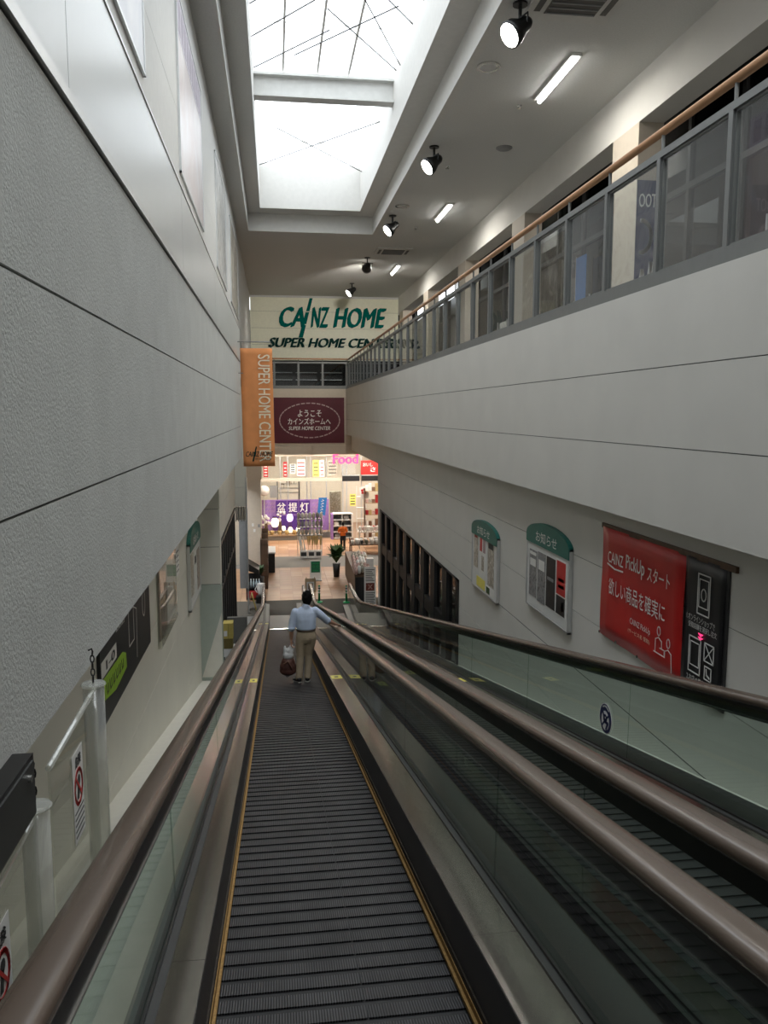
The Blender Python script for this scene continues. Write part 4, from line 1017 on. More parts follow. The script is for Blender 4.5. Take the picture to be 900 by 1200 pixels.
# posters taped inside the glass
fz = Fr((0, 53.40, 0), (1, 0, 0))
for k, (u0, u1, v0, v1, m_, lb) in enumerate(((.55, .80, -4.2, -3.2, 'redbox', 'red and white price poster in the glass above the purple cloth'), (-.75, -.45, -4.2, -3.4, 'red', 'red vertical poster in the glass beside the orange banner'),
        (1.0, 1.35, -4.0, -3.35, 'shelfwhite', 'plain white poster in the upper glass'), (1.45, 2.0, -4.15, -3.05, 'white', 'white poster with red dots in the upper glass'),
        (2.5, 2.9, -4.2, -3.1, 'yellow', 'yellow vertical poster in the upper glass'), (2.95, 3.25, -4.2, -3.1, 'white', 'white vertical poster beside the yellow one'), (3.5, 4.1, -4.1, -3.1, 'pic_shop', 'beige poster in the upper glass near the pink letters'),
        (4.95, 5.35, -6.2, -5.4, 'yellow', 'small yellow poster beside the doorway'))):
    t = thing('window_poster', ((u0 + u1) / 2, 53.4, v0), lb, 'poster')
    fz.rect(MB(), u0, v0, u1, v1, 0, .015).build('sheet', m_, t)
    mb = MB()
    for q in range(4): fz.rect(mb, u0 + .05, v0 + .1 + q * (v1 - v0) / 4.4, u1 - .05, v0 + .1 + q * (v1 - v0) / 4.4 + .07, .015, .018)
    mb.build('printed_lines', 'redbox' if m_ == 'white' else 'white' if 'red' in m_ else 'ink', t)
# pink letters and red board
t = thing('food_sign', (4.6, 53.36, -3.35), 'glowing pink food lettering hung over the store doorway', 'sign')
ff = Fr((0, 53.36, 0), (1, 0, 0))
text(ff, 'Food', 3.85, -3.35, 5.5, -2.72, 'neon', t, w=0, bold=.03, depth=.06)
B(3.7, 5.7, 53.36, 53.40, -2.98, -2.94).build('rail', 'trim', t)
t = thing('red_board', (6.2, 53.38, -4.1), 'red board with white brush lettering beside the pink letters', 'sign')
ff = Fr((0, 53.39, 0), (1, 0, 0)); ff.rect(MB(), 5.7, -4.1, 7.0, -3.15, 0, .04).build('board', 'red', t)
text(ff, 'おいし', 5.85, -3.55, 6.5, -3.3, 'white', t, w=.044, bold=.02); text(ff, 'さ', 6.35, -3.9, 6.7, -3.6, 'white', t, w=.044, bold=.02)
# purple lantern display
t = thing('purple_curtain', (1.3, 53.1, -7.7), 'purple festival curtain with white characters behind the lanterns', 'curtain')
fu = Fr((0, 53.1, 0), (1, 0, 0))
mb = MB(); n_ = 30
for i in range(n_):
    a = -.88 + i * 4.4 / n_; b2 = a + 4.4 / n_; wa = .03 * math.sin(i * 1.2); wb_ = .03 * math.sin((i + 1) * 1.2)
    mb.hexa([fu.p(a, -7.75, wa), fu.p(b2, -7.75, wb_), fu.p(b2, -7.75, wb_ + .02), fu.p(a, -7.75, wa + .02), fu.p(a, -5.68, wa), fu.p(b2, -5.68, wb_), fu.p(b2, -5.68, wb_ + .02), fu.p(a, -5.68, wa + .02)])
cu = mb.build('cloth', 'purple', t)
for k, s_ in enumerate('盆提灯'):
    u = .02 + k * .76
    sq = fu.rect(MB(), u, -6.62, u + .72, -5.74, .05, .07).build('character_panel', 'purple2', t)
    text(fu, s_, u + .08, -6.50, u + .64, -5.88, 'white', sq, w=.074, bold=.02)
fu.rect(MB(), -.2, -7.7, 2.2, -6.75, .04, .06).build('dark_drape', 'purple2', t)
mb = MB()
for q in range(5):
    for r_ in range(3): fu.line(mb, [(-.8 + q * .16, -6.5 + r_ * .26), (-.66 + q * .16, -6.36 + r_ * .26)], .02, .06, .064); fu.line(mb, [(2.45 + q * .2, -6.5 + r_ * .26), (2.6 + q * .2, -6.36 + r_ * .26)], .02, .06, .064)
mb.build('lattice_print', 'pinkish', t)
t = thing('display_plinth', (.9, 52.6, FL), 'long pale display plinth carrying the lanterns', 'plinth')
B(-.9, 3.0, 52.2, 53.05, -7.98, -7.90).build('top', 'woodpale', t); B(-.88, 2.98, 52.25, 53.05, FL, -7.98).build('body', 'greymat', t)
def lantern(x, z, r_, m_, label, stand=True):
    t = thing('paper_lantern', (x, 52.5, -7.90), label, 'lantern')
    MB().lathe((x, 52.5, z - r_ * 1.2), [(r_ * .5, 0), (r_ * .85, r_ * .4), (r_, r_ * 1.1), (r_ * .8, r_ * 1.9), (r_ * .45, r_ * 2.3)], 14).build('shade', m_, t, smooth=True)
    MB().lathe((x, 52.5, z + r_ * 1.1), [(r_ * .5, 0), (r_ * .45, r_ * .2)], 12).build('cap', 'wooddark', t)
    for a in (90, 210, 330):
        MB().tube([(x + .3 * r_ * math.cos(R(a)), 52.5 + .3 * r_ * math.sin(R(a)), z - r_ * 1.1), (x + r_ * math.cos(R(a)), 52.5 + r_ * math.sin(R(a)), -7.90)], .015, 5).build('leg', 'wooddark', t)
lantern(-.05, -7.10, .26, 'lantern', 'glowing white paper lantern, the tall one beside the white flowers')
lantern(.92, -6.80, .22, 'lanternp', 'violet glowing paper lantern in front of the dark drape')
lantern(.50, -7.50, .14, 'lantern', 'small glowing lantern beneath the violet one')
lantern(.95, -7.60, .16, 'lantern', 'squat glowing lantern on the plinth, middle of the low row')
lantern(1.45, -7.58, .14, 'lantern', 'small glowing lantern beside the bagged goods rack')
lantern(.10, -6.55, .18, 'flowers', 'unlit pale paper lantern hanging at the purple cloth') if False else None
def bouquet(x, z, n, label):
    t = thing('flower_bunch', (x, 52.45, -7.90), label, 'flowers')
    for k in range(n):
        a = random.uniform(0, 6.3); rr2 = random.uniform(.05, .33); zz = z + random.uniform(-.3, .35)
        MB().ball((x + rr2 * math.cos(a), 52.45 + .4 * rr2 * math.sin(a), zz), random.uniform(.07, .11), seg=7, ring=5).build('bloom', 'flowers', t)
    MB().lathe((x, 52.45, -7.90), [(.13, 0), (.16, .3), (.12, .45), (.08, max(.5, z + 7.9 - .2))], 10).build('vase', 'wooddark', t)
bouquet(-.62, -6.95, 16, 'tall bunch of white paper flowers at the left end of the lanterns')
bouquet(.28, -6.75, 7, 'small bunch of white paper flowers between two lanterns')
for k, x_ in enumerate((-.55, -.25, .25, .72, 1.2, 1.75)):
    simple('bamboo_basket', MB().lathe((x_, 52.36, -7.90), [(.09, 0), (.13, .12), (.14, .24), (.11, .27)], 10), 'straw', 'small straw basket, %s along the lantern plinth from the white flowers' % ORD[k], 'basket', 'straw baskets on the plinth', smooth=True)
# things behind the rear glass
t = thing('step_shelf', (.9, 56, FL), 'white stepped display shelf behind the rear glass', 'shelf')
for q in range(4): B(.1 + q * .12, 1.7 - q * .1, 55.8, 56.3, -5.55 + q * .3, -5.48 + q * .3).build('board', 'white', t)
B(.1, .2, 55.8, 56.3, FL, -4.6).build('side_panel', 'shelfgrey', t); B(1.6, 1.7, 55.8, 56.3, FL, -4.6).build('side_panel', 'shelfgrey', t)
for k, (x_, z_) in enumerate(((.5, -5.15), (.9, -5.0), (1.2, -4.85))):
    t = thing('dark_stool', (x_, 55.7, z_), 'small dark stool on the white steps, %s' % ['lowest of the three', 'middle of the three', 'highest of the three'][k], 'stool', 'stools on the white steps')
    B(x_ - .14, x_ + .14, 55.55, 55.79, z_ + .25, z_ + .30).build('seat', 'wooddark', t)
    for (a, b) in ((-.12, 55.57), (.09, 55.57), (-.12, 55.75), (.09, 55.75)): B(x_ + a, x_ + a + .03, b, b + .03, z_ - .02, z_ + .25).build('leg', 'wooddark', t)
simple('beige_cabinet', B(3.75, 4.5, 55.2, 55.8, FL, -5.4).box(3.8, 4.45, 55.18, 55.2, -6.9, -5.5), 'pic_shop', 'beige tall cabinet behind the rear glass', 'cabinet', bevel=.02)
t = thing('white_heater', (-.75, 52.9, -5.6), 'white round appliance at the top of the flower corner', 'appliance')
MB().ball((-.72, 52.9, -5.05), .34, .25, .34).build('body', 'white', t, smooth=True); MB().tube([(-.75, 52.95, -7.9), (-.72, 52.95, -5.3)], .03, 6).build('stand', 'trim', t)
B(-.35, .15, 53.15, 53.2, -5.55, -4.75).build('back_board', 'shelfgrey', t)
# blue flag
t = thing('blue_flag', (2.9, 51, FL), 'blue leaning promotional flag above the bagged goods', 'flag')
MB().tube([(2.55, 51, FL), (2.75, 51, -5.3)], .015, 6).build('pole', 'bright', t)
mb = MB(); f5 = Fr((2.62, 50.98, -6.5), (1, 0, 0), (.12, 0, 1)); f5.rect(mb, 0, 0, .52, 1.15, 0, .01); mb.build('cloth', 'blue', t)
for q in range(5): f5.line(MB(), [(.18, .15 + q * .19), (.34, .2 + q * .19), (.24, .26 + q * .19)], .025, .01, .013).build('printed_mark', 'white', t)
# rack of bagged goods with broom boxes
t = thing('goods_rack', (1.95, 46.1, FL), 'crowded rack in the middle of the tiled aisle', 'rack')
for x_ in (1.25, 2.65): B(x_ - .02, x_ + .02, 46.4, 46.44, FL, -5.75).build('upright', 'trim', t)
for z_ in (-7.05, -6.58, -6.12): B(1.2, 2.7, 46.0, 46.5, z_, z_ + .03).build('shelf', 'shelfgrey', t)
k = 0
for z_ in (-7.02, -6.55, -6.09):
    for q in range(7):
        x_ = 1.22 + q * .215
        m_ = ['plastic', 'plastic', 'pic_shop', 'flowers', 'shelfgrey'][(q + k) % 5]
        o = MB().ball((x_ + .1, 46.2, z_ + .20), .105, .12, .20, 8, 6)
        simple('packed_bag', o, m_, '%s bag, %s along the %s shelf of the aisle rack' % (CN[m_], ORD[q], ['lower', 'middle', 'upper'][k // 7]), 'bag', 'bags on the aisle rack', smooth=True); k += 1
for k, (x0, w_) in enumerate(((1.35, .42), (1.80, .40), (2.22, .36))):
    t = thing('broom_box', (x0 + w_ / 2, 45.7, FL), ['white carton of white handled brooms beside the rack', 'white carton of straw brooms in the middle of three', 'white carton of straw brooms next to the green plant side'][k], 'box')
    B(x0, x0 + w_, 45.55, 45.9, FL, FL + .42).build('carton', 'white', t); B(x0 + .05, x0 + w_ - .05, 45.54, 45.55, FL + .12, FL + .34).build('label_patch', 'ink', t)
    for q in range(5):
        xx = x0 + .05 + q * (w_ - .1) / 4; le = random.uniform(-.1, .1) - (.12 if k == 0 else 0)
        b = thing('broom', (xx, 45.7, FL + .4), ('white handled broom, %s along the carton nearest the lanterns' if k == 0 else 'straw broom, %s along the middle carton' if k == 1 else 'straw broom, %s along the carton nearest the fern') % ORD[q], 'broom', 'brooms in the first carton' if k == 0 else 'straw brooms in the cartons')
        MB().tube([(xx, 45.72, FL + .05), (xx + le * .5, 45.72, FL + .75)], .014 if k else .03, 6).build('handle', 'woodpale' if k else 'white', b)
        MB().tube([(xx + le * .5, 45.72, FL + .72), (xx + le, 45.72, FL + 1.25)], [.02, .07] if k else [.03, .03], 7).build('bristles', 'straw' if k else 'white', b)
# cubby shelf and door frame at right of curtain
t = thing('cubby_shelf', (4.1, 52.6, FL), 'lavender sided cubby shelf beside the purple curtain', 'shelf')
B(3.6, 3.75, 52.2, 53.0, FL, -6.6).build('side_panel', 'purple', t); B(4.95, 5.05, 52.2, 53.0, FL, -6.6).build('side_panel', 'shelfwhite', t)
for q in range(5): B(3.75, 4.95, 52.2, 53.0, FL + .05 + q * .4, FL + .10 + q * .4).build('shelf', 'shelfwhite', t)
B(4.32, 4.36, 52.2, 53.0, FL, -6.6).build('divider', 'shelfwhite', t)
B(3.75, 4.95, 52.98, 53.02, FL, -6.6).build('back_panel', 'shelfgrey', t)
for k, (x_, z_) in enumerate(((3.95, FL + .9), (4.6, FL + .5), (4.6, FL + 1.3), (4.0, FL + .1))):
    simple('stored_bin', B(x_ - .15, x_ + .15, 52.25, 52.7, z_, z_ + .24), random.choice(['shelfgrey', 'plastic', 'potblack']), 'small bin in the cubby shelf, %s' % ['middle of the curtain side', 'second opening up, doorway side', 'topmost, doorway side', 'bottom, curtain side'][k], 'bin', 'bins in the cubby shelf', bevel=.015)
# right hand goods
t = thing('white_chart_stand', (5.4, 50.5, FL), 'white leaning display frame near the doorway', 'stand')
B(5.1, 5.15, 50.5, 50.55, FL, -4.6).build('post', 'white', t); B(5.7, 5.75, 50.5, 50.55, FL, -4.6).build('post', 'white', t)
for q in range(4): B(5.1, 5.75, 50.35, 50.6, -7.4 + q * .7, -7.36 + q * .7).build('shelf', 'white', t)
t = thing('pinwheel_sign', (5.6, 50.2, -5.2), 'white card with a red emblem above the display frame', 'sign')
fq = Fr((5.35, 50.2, -5.4), (1, 0, .15), (-.15, 0, 1)); fq.rect(MB(), 0, 0, .55, .75, 0, .02).build('card', 'white', t)
mb = MB()
for q in range(5): fq.poly(mb, fq.ell(.27 + .13 * math.cos(R(72 * q)), .45 + .13 * math.sin(R(72 * q)), .08, .08, 8), .02, .024)
mb.build('emblem', 'red', t)
MB().tube([(5.6, 50.22, FL), (5.6, 50.22, -5.3)], .015, 6).build('pole', 'bright', t)
t = thing('food_shelf', (6.2, 50, FL), 'wooden shelf stacked with orange packets under the red board', 'shelf')
for q in range(5):
    B(5.55, 6.85, 49.8, 50.3, -7.9 + q * .75, -7.86 + q * .75).build('board', 'woodpale', t)
B(5.55, 5.59, 49.8, 50.3, FL, -4.7).build('side_panel', 'wooddark', t); B(6.85, 6.89, 49.8, 50.3, FL, -4.7).build('side_panel', 'wooddark', t)
pk = ['potbrown', 'redbox', 'straw', 'pic_shop', 'pinkpack', 'white']
for q in range(5):
    for r_ in range(6):
        x_ = 5.63 + r_ * .205; h_ = random.uniform(.2, .5)
        m_ = random.choice(pk)
        simple('food_packet', B(x_, x_ + .17, 49.85, 50.1, -7.86 + q * .75, -7.86 + q * .75 + h_), m_, '%s packet, %s from the aisle on the %s board of the food shelf' % (CN[m_], ORD[r_], LEV[q]), 'packet', 'packets on the wooden food shelf')
# low tables with pots and baskets in front of it
t = thing('pot_table', (5.4, 46.8, FL), 'low dark bench crowded with pots', 'table')
B(4.3, 6.4, 46.2, 47.4, FL + .55, FL + .60).build('top', 'wooddark', t)
for (a, b) in ((4.35, 46.25), (6.3, 46.25), (4.35, 47.3), (6.3, 47.3)): B(a, a + .06, b, b + .06, FL, FL + .55).build('leg', 'wooddark', t)
for q in range(3):
    for r_ in range(7):
        x_ = 4.45 + r_ * .29 + random.uniform(-.03, .03); y_ = 46.4 + q * .38; s_ = random.uniform(.85, 1.15)
        simple('plant_pot', MB().lathe((x_, y_, FL + .60), [(.07 * s_, 0), (.10 * s_, .15 * s_), (.12 * s_, .26 * s_), (.10 * s_, .26 * s_)], 9), (m_ := random.choice(['potgrey', 'potbrown', 'potblack', 'flowers', 'potgrey'])), '%s plant pot, %s along the %s row of the low dark bench' % (CN[m_], ORD[r_], ['front', 'middle', 'back'][q]), 'pot', 'pots on the low bench', smooth=True)
t = thing('basket_table', (5.8, 48.6, FL), 'white slatted basket table behind the pots', 'table')
B(5.0, 6.9, 48.2, 49.0, FL + 1.0, FL + 1.05).build('top', 'white', t)
for q in range(13): B(5.0 + q * .15, 5.06 + q * .15, 48.18, 48.2, FL + 1.05, FL + 1.32).build('slat', 'white', t)
B(5.0, 6.9, 48.17, 48.21, FL + 1.32, FL + 1.36).build('rim', 'white', t)
for (a, b) in ((5.05, 48.25), (6.8, 48.25), (5.05, 48.9), (6.8, 48.9)): B(a, a + .05, b, b + .05, FL, FL + 1.0).build('leg', 'white', t)
for q in range(14):
    x_ = 5.1 + q * .125
    simple('wrapped_goods', MB().ball((x_, 48.5 + .2 * (q % 2), FL + 1.22), .10, .1, .17, 7, 5), (m_ := random.choice(['redbox', 'pinkpack', 'plastic', 'white'])), '%s wrapped packet, %s along the %s half of the white basket table' % (CN[m_], ORD[q % 7], 'aisle' if q < 7 else 'wall'), 'packet', 'packets in the white basket table', smooth=True)
# long counter with pink wrapped goods
t = thing('display_counter', (3.7, 37.5, FL), 'long dark counter topped with pink wrapped goods', 'counter')
MB().hexa([(3.38, 34.2, FL), (4.1, 34.2, FL), (4.5, 40.5, FL), (3.5, 40.5, FL), (3.38, 34.2, -7.05), (4.1, 34.2, -7.05), (4.5, 40.5, -7.05), (3.5, 40.5, -7.05)]).build('body', 'wooddark', t)
B(3.40, 4.1, 34.17, 34.2, FL, -7.1).build('front_panel', 'black', t)
for j in range(6):
    for i in range(5):
        x_ = 3.46 + i * .14 + j * .025; y_ = 34.5 + j * .55; z_ = -7.05 + .03 * j
        simple('wrapped_pack', MB().ball((x_, y_, z_ + .17 + .05 * (2 - abs(i - 2))), .10, .22, .20, 7, 5), (m_ := random.choice(['pinkpack', 'pinkpack', 'pic_shop', 'white'])), '%s pack on the long counter, %s row from its front, %s from the aisle' % (CN[m_], ORD[j], ORD[i]), 'packet', 'packs heaped on the long counter', smooth=True)
simple('white_carton', B(4.0, 4.3, 35.0, 35.3, -7.05, -6.45), 'white', 'upright white carton on the long dark counter', 'box')
# info standee at the right
t = thing('info_standee', (4.0, 33.7, FL), 'tall white information board with a red photo at the walkway end', 'sign')
fi = Fr((3.72, 33.6, FL), (1, 0, 0))
fi.rect(MB(), 0, .05, .5, 1.72, -.03, 0).build('board', 'white', t); fi.rect(MB(), -.03, 0, .53, .05, -.2, .12).build('foot', 'black', t)
fi.rect(MB(), .07, .68, .44, 1.02, 0, .006).build('photo', 'pic_meat', t)
mb = MB()
for q in range(7): fi.rect(mb, .06, 1.10 + q * .08, .44 - .05 * (q % 3), 1.13 + q * .08, 0, .005)
for q in range(7): fi.rect(mb, .06, .12 + q * .075, .46 - .04 * (q % 2), .15 + q * .075, 0, .005)
mb.build('printed_lines', 'ink', t)
fi.line(MB(), [(.18, .76), (.34, .94)], .03, .006, .009).build('cross_mark', 'pinkpack', t); fi.line(MB(), [(.18, .94), (.34, .76)], .03, .006, .009).build('cross_mark', 'pinkpack', t)
# green notice stand and easel
t = thing('green_notice_stand', (1.92, 39.3, FL), 'white notice stand with a green panel on the tiles', 'sign')
fgs = Fr((1.64, 39.3, FL), (1, 0, 0))
fgs.rect(MB(), 0, .08, .56, 1.02, -.03, 0).build('board', 'white', t); fgs.rect(MB(), .06, .40, .50, .96, 0, .01).build('green_panel', 'signgreen', t)
mb = MB(); fgs.line(mb, fgs.ell(.19, .70, .05, .05, 10), .02, .01, .014, True); fgs.line(mb, fgs.ell(.37, .70, .05, .05, 10), .02, .01, .014, True); fgs.rect(mb, .12, .84, .44, .87, .01, .014); fgs.rect(mb, .14, .48, .42, .51, .01, .014)
mb.build('printed_marks', 'bollard', t)
for x_ in (1.68, 2.16): MB().tube([(x_, 39.32, FL), (x_, 39.32, FL + 1.05)], .012, 6).build('leg', 'bright', t)
fgs.rect(MB(), -.02, 0, .58, .03, -.2, .2).build('base', 'shelfgrey', t)
t = thing('wooden_easel', (1.48, 35.0, FL), 'wooden easel with a framed picture standing on the mat', 'easel')
B(1.24, 1.72, 35.0, 35.03, -7.90, -7.27).build('board', 'woodpale', t)
B(1.32, 1.64, 34.985, 35.0, -7.80, -7.42).build('frame', 'white', t); B(1.36, 1.60, 34.975, 34.985, -7.75, -7.48).build('picture', 'pic_brown', t)
MB().tube([(1.28, 34.97, FL), (1.30, 35.02, -7.2)], .018, 6).build('leg', 'woodpale', t); MB().tube([(1.68, 34.97, FL), (1.66, 35.02, -7.2)], .018, 6).build('leg', 'woodpale', t); MB().tube([(1.48, 35.4, FL), (1.48, 35.04, -7.3)], .018, 6).build('leg', 'woodpale', t)
# bollards
def bollard(x, y, label):
    t = thing('bollard', (x, y, FL), label, 'bollard')
    MB().lathe((x, y, FL + .004), [(.16, 0), (.15, .03), (.06, .06)], 16).build('base', 'bollard', t)
    MB().lathe((x, y, FL + .06), [(.045, 0), (.042, .68), (.03, .71)], 12).build('pole', 'bollard', t, smooth=True)
    for z_ in (.42, .54, .66): MB().lathe((x, y, FL + z_), [(.047, 0), (.047, .06)], 12).build('reflective_band', 'white', t)
    MB().lathe((x, y, FL + .60), [(.0465, 0), (.0465, .05)], 12).build('dark_band', 'ink', t)
bollard(1.84, 34.6, 'green post with white bands beside the wooden easel')
bollard(3.02, 34.4, 'green post with white bands in front of the long counter')
# potted plant by the counter
def plant(name, x, y, z, n, hgt, spread, potm, potr, poth, label):
    t = thing(name, (x, y, z), label, 'plant')
    MB().lathe((x, y, z), [(potr * .7, 0), (potr, poth), (potr * .9, poth)], 12).build('pot', potm, t, smooth=True)
    for k in range(n):
        a = random.uniform(0, 6.3); tip = Vector((x + spread * math.cos(a) * random.uniform(.5, 1), y + spread * math.sin(a) * random.uniform(.5, 1), z + poth + hgt * random.uniform(.35, 1)))
        b0 = Vector((x, y, z + poth)); mid = (b0 + tip) / 2 + Vector((0, 0, hgt * .22)); sd = (tip - b0).cross(Vector((0, 0, 1))).normalized() * spread * .2
        MB().add([b0, mid - sd, mid + sd, tip, mid + Vector((0, 0, .012))], [(0, 1, 4), (0, 4, 2), (1, 3, 4), (4, 3, 2)]).build('leaf', 'leaf', t)
plant('potted_fern', 3.02, 40.1, FL, 84, .95, .62, 'potblack', .2, .7, 'leafy fern in a tall dark pot beside the long counter')
# left hand corner goods
t = thing('dark_display_shelf', (-.75, 38, FL), 'tall dark wooden shelf against the beige column', 'shelf')
B(-.74, -.70, 37.6, 41.4, FL, -5.9).build('back_panel', 'wooddark', t)
for q in range(5): B(-.74, -.40, 37.6, 41.4, FL + .1 + q * .5, FL + .14 + q * .5).build('shelf', 'wooddark', t)
for y_ in (37.6, 39.5, 41.36): B(-.74, -.40, y_, y_ + .04, FL, -5.9).build('upright', 'wooddark', t)
for q in range(4):
    for r_ in range(4):
        simple('shelf_jar', MB().lathe((-.56, 37.9 + r_ * .9, FL + .14 + q * .5), [(.09, 0), (.10, .2), (.06, .3)], 9), (m_ := random.choice(['potbrown', 'potgrey', 'wooddark', 'pic_shop'])), '%s jar, %s from the walkway on the %s board of the dark shelf' % (CN[m_], ORD[r_], LEV[q]), 'jar', 'jars on the dark wooden shelf', smooth=True)
t = thing('white_topped_cabinet', (-.25, 42, FL), 'small dark green cabinet with white top on the left of the aisle', 'cabinet')
B(-.48, -.08, 41.5, 43.4, FL, -7.25).build('body', 'potblack', t); B(-.52, -.04, 41.45, 43.45, -7.25, -7.18).build('top', 'white', t)
t = thing('grey_awning', (-1.05, 36.2, -6.6), 'slanted dark grey awning over the bottle shelf', 'awning')
MB().hexa([(-1.32, 35.6, -6.95), (-.78, 35.6, -7.15), (-.78, 36.8, -7.15), (-1.32, 36.8, -6.95), (-1.32, 35.6, -6.60), (-.78, 35.6, -6.95), (-.78, 36.8, -6.95), (-1.32, 36.8, -6.60)]).build('hood', 'dark', t)
t = thing('bottle_shelf', (-1.05, 35.9, FL), 'black shelf with a row of pale bottles under the awning', 'shelf')
for z_ in (-7.75, -8.2): B(-1.35, -.72, 35.4, 36.2, z_, z_ + .04).build('board', 'black', t)
B(-1.35, -.72, 36.2, 36.24, FL, -7.2).build('back_panel', 'black', t); B(-1.35, -1.31, 35.4, 36.2, FL, -7.2).build('side_panel', 'black', t)
for q in range(5):
    b = thing('bottle', (-1.26 + q * .12, 35.6, -7.71), 'pale bottle under the awning, %s in the row from the wall' % ORD[q], 'bottle', 'bottles under the awning')
    MB().lathe((-1.26 + q * .12, 35.6, -7.71), [(.045, 0), (.045, .22), (.02, .29), (.02, .33)], 10).build('body', 'bottle', b, smooth=True); MB().lathe((-1.26 + q * .12, 35.6, -7.38), [(.024, 0), (.024, .04)], 8).build('cap', 'white', b)
simple('red_crate', B(-1.3, -.85, 35.3, 35.7, -8.16, -7.85), 'redbox', 'red crate beneath the row of pale bottles', 'crate', bevel=.02)
plant('small_potted_plant', -.78, 36.9, FL, 34, .55, .38, 'potblack', .22, .75, 'bushy plant in a black pot beside the pale bottles')
t = thing('white_planter', (-.66, 35.0, FL), 'white jug shaped planter at the foot of the left rail', 'planter')
MB().lathe((-.68, 34.9, FL + .3), [(.10, 0), (.16, .15), (.18, .35), (.15, .5), (.17, .55)], 14).build('jug', 'white', t, smooth=True); MB().tube([(-.86, 34.9, FL + .75), (-.95, 34.9, FL + .6), (-.86, 34.9, FL + .45)], .02, 6).build('handle', 'white', t)
B(-.9, -.48, 34.7, 35.1, FL, FL + .3).build('stand', 'black', t)
t = thing('folded_sign', (-1.1, 33.6, FL), 'small yellow edged folding sign left of the rail end', 'sign')
MB().hexa([(-1.25, 33.5, FL), (-1.22, 33.5, FL), (-1.22, 33.9, FL), (-1.25, 33.9, FL), (-1.08, 33.5, FL + .7), (-1.05, 33.5, FL + .7), (-1.05, 33.9, FL + .7), (-1.08, 33.9, FL + .7)]).build('leaf', 'woodpale', t)
MB().hexa([(-.9, 33.5, FL), (-.87, 33.5, FL), (-.87, 33.9, FL), (-.9, 33.9, FL), (-1.07, 33.5, FL + .7), (-1.04, 33.5, FL + .7), (-1.04, 33.9, FL + .7), (-1.07, 33.9, FL + .7)]).build('leaf', 'yellowbox', t)

# ================================================================== PEOPLE
def chain(mb, pts, step=.35):
    """overlapping balls along a limb: pts (x, y, z, r)"""
    for a, b in zip(pts, pts[1:]):
        pa, pb = Vector(a[:3]), Vector(b[:3]); d = (pb - pa).length; n = max(2, int(d / (min(a[3], b[3]) * step)) + 1)
        for i in range(n + 1):
            t_ = i / n; r_ = a[3] + (b[3] - a[3]) * t_; c = pa.lerp(pb, t_)
            mb.ball(tuple(c), r_, seg=10, ring=7)
    return mb
def fuse(mb, name, material, parent, voxel, smooth=4):
    o = mb.build(name, material, parent)
    r = o.modifiers.new('r', 'REMESH'); r.mode = 'VOXEL'; r.voxel_size = voxel; r.use_smooth_shade = True
    s_ = o.modifiers.new('s', 'SMOOTH'); s_.iterations = smooth; s_.factor = .5
    dg = bpy.context.evaluated_depsgraph_get()
    me = bpy.data.meshes.new_from_object(o.evaluated_get(dg)); o.modifiers.clear()
    old = o.data; o.data = me; bpy.data.meshes.remove(old)
    if not me.materials: me.materials.append(M[material])
    for p in me.polygons: p.use_smooth = True
    return o
def hand(mb, wrist, fwd, palm_n, curl, side):
    """palm, five fingers; fwd = towards the fingertips, palm_n = out of the palm, side = towards the thumb"""
    W = Vector(wrist); f = Vector(fwd).normalized(); n = Vector(palm_n).normalized(); s = Vector(side).normalized()
    for i in range(5):
        for j in range(4):
            mb.ball(tuple(W + f * (.015 + .075 * i / 4) + s * (-.03 + .02 * j)), .014, seg=8, ring=6)
    for j, (ln, rr) in enumerate(((.060, .0080), (.072, .0088), (.078, .009), (.070, .0088))):
        base = W + f * .092 + s * (-.033 + .022 * j); d = f.copy(); p = base
        pts = [(*p, rr + .0008)]
        for q in range(3):
            ang = R(curl * (q + .6)); d2 = f * math.cos(ang) + n * math.sin(ang)
            p = p + d2 * ln / 3 * (1.15 - .12 * q); pts.append((*p, rr - .0008 * q))
        chain(mb, pts, .5)
    p0 = W + f * .025 + s * .032; p1 = p0 + (f * .5 + s * .7 + n * .25).normalized() * .036; p2 = p1 + (f * .8 + s * .25 + n * .35).normalized() * .030; p3 = p2 + (f * .85 + n * .5).normalized() * .022
    chain(mb, [(*p0, .014), (*p1, .011), (*p2, .010), (*p3, .0085)], .5)
def ell_mb(mb, pts):
    """stack of flattened balls: (x,y,z, rx, ry, rz)"""
    for p in pts: mb.ball(p[:3], p[3], p[4], p[5], 14, 10)
    return mb
def stack(mb, pts):
    """ellipsoids blended into each other along a trunk"""
    for a, b in zip(pts, pts[1:]):
        for i in range(7): mb.ball(tuple(a[k] + (b[k] - a[k]) * i / 6 for k in range(3)), *[a[k] + (b[k] - a[k]) * i / 6 for k in (3, 4, 5)], 16, 8)
    return mb
# ---- man riding the walkway (back to the camera)
bx, by = .43, 14.25; bz = belt_z(by) + .006
def Q(x, y, z): return (bx + x, by + y, bz + z)
man = thing('person', (bx, by, bz), 'man seen from behind in pale blue shirt and khaki trousers, one hand on the handrail', 'person')
HX, HY, HZ = .10, .05, 1.475
body = MB()
ell_mb(body, [(*Q(HX, HY, HZ), .074, .092, .105), (*Q(HX, HY + .035, HZ - .055), .058, .062, .062), (*Q(HX, HY + .06, HZ - .09), .036, .036, .030)])   # skull, face, chin
body.ball(Q(HX, HY + .100, HZ - .025), .013, .020, .018, 8, 6); body.ball(Q(HX, HY + .108, HZ - .04), .015, .014, .011, 8, 6)   # nose
for sx in (-1, 1):
    body.ball(Q(HX + sx * .076, HY - .005, HZ - .02), .012, .022, .032, 8, 6)       # ears
    body.ball(Q(HX + sx * .030, HY + .080, HZ + .022), .02, .012, .008, 8, 6)       # brow ridge
body.ball(Q(HX, HY + .092, HZ - .068), .024, .010, .007, 8, 6)                         # lips
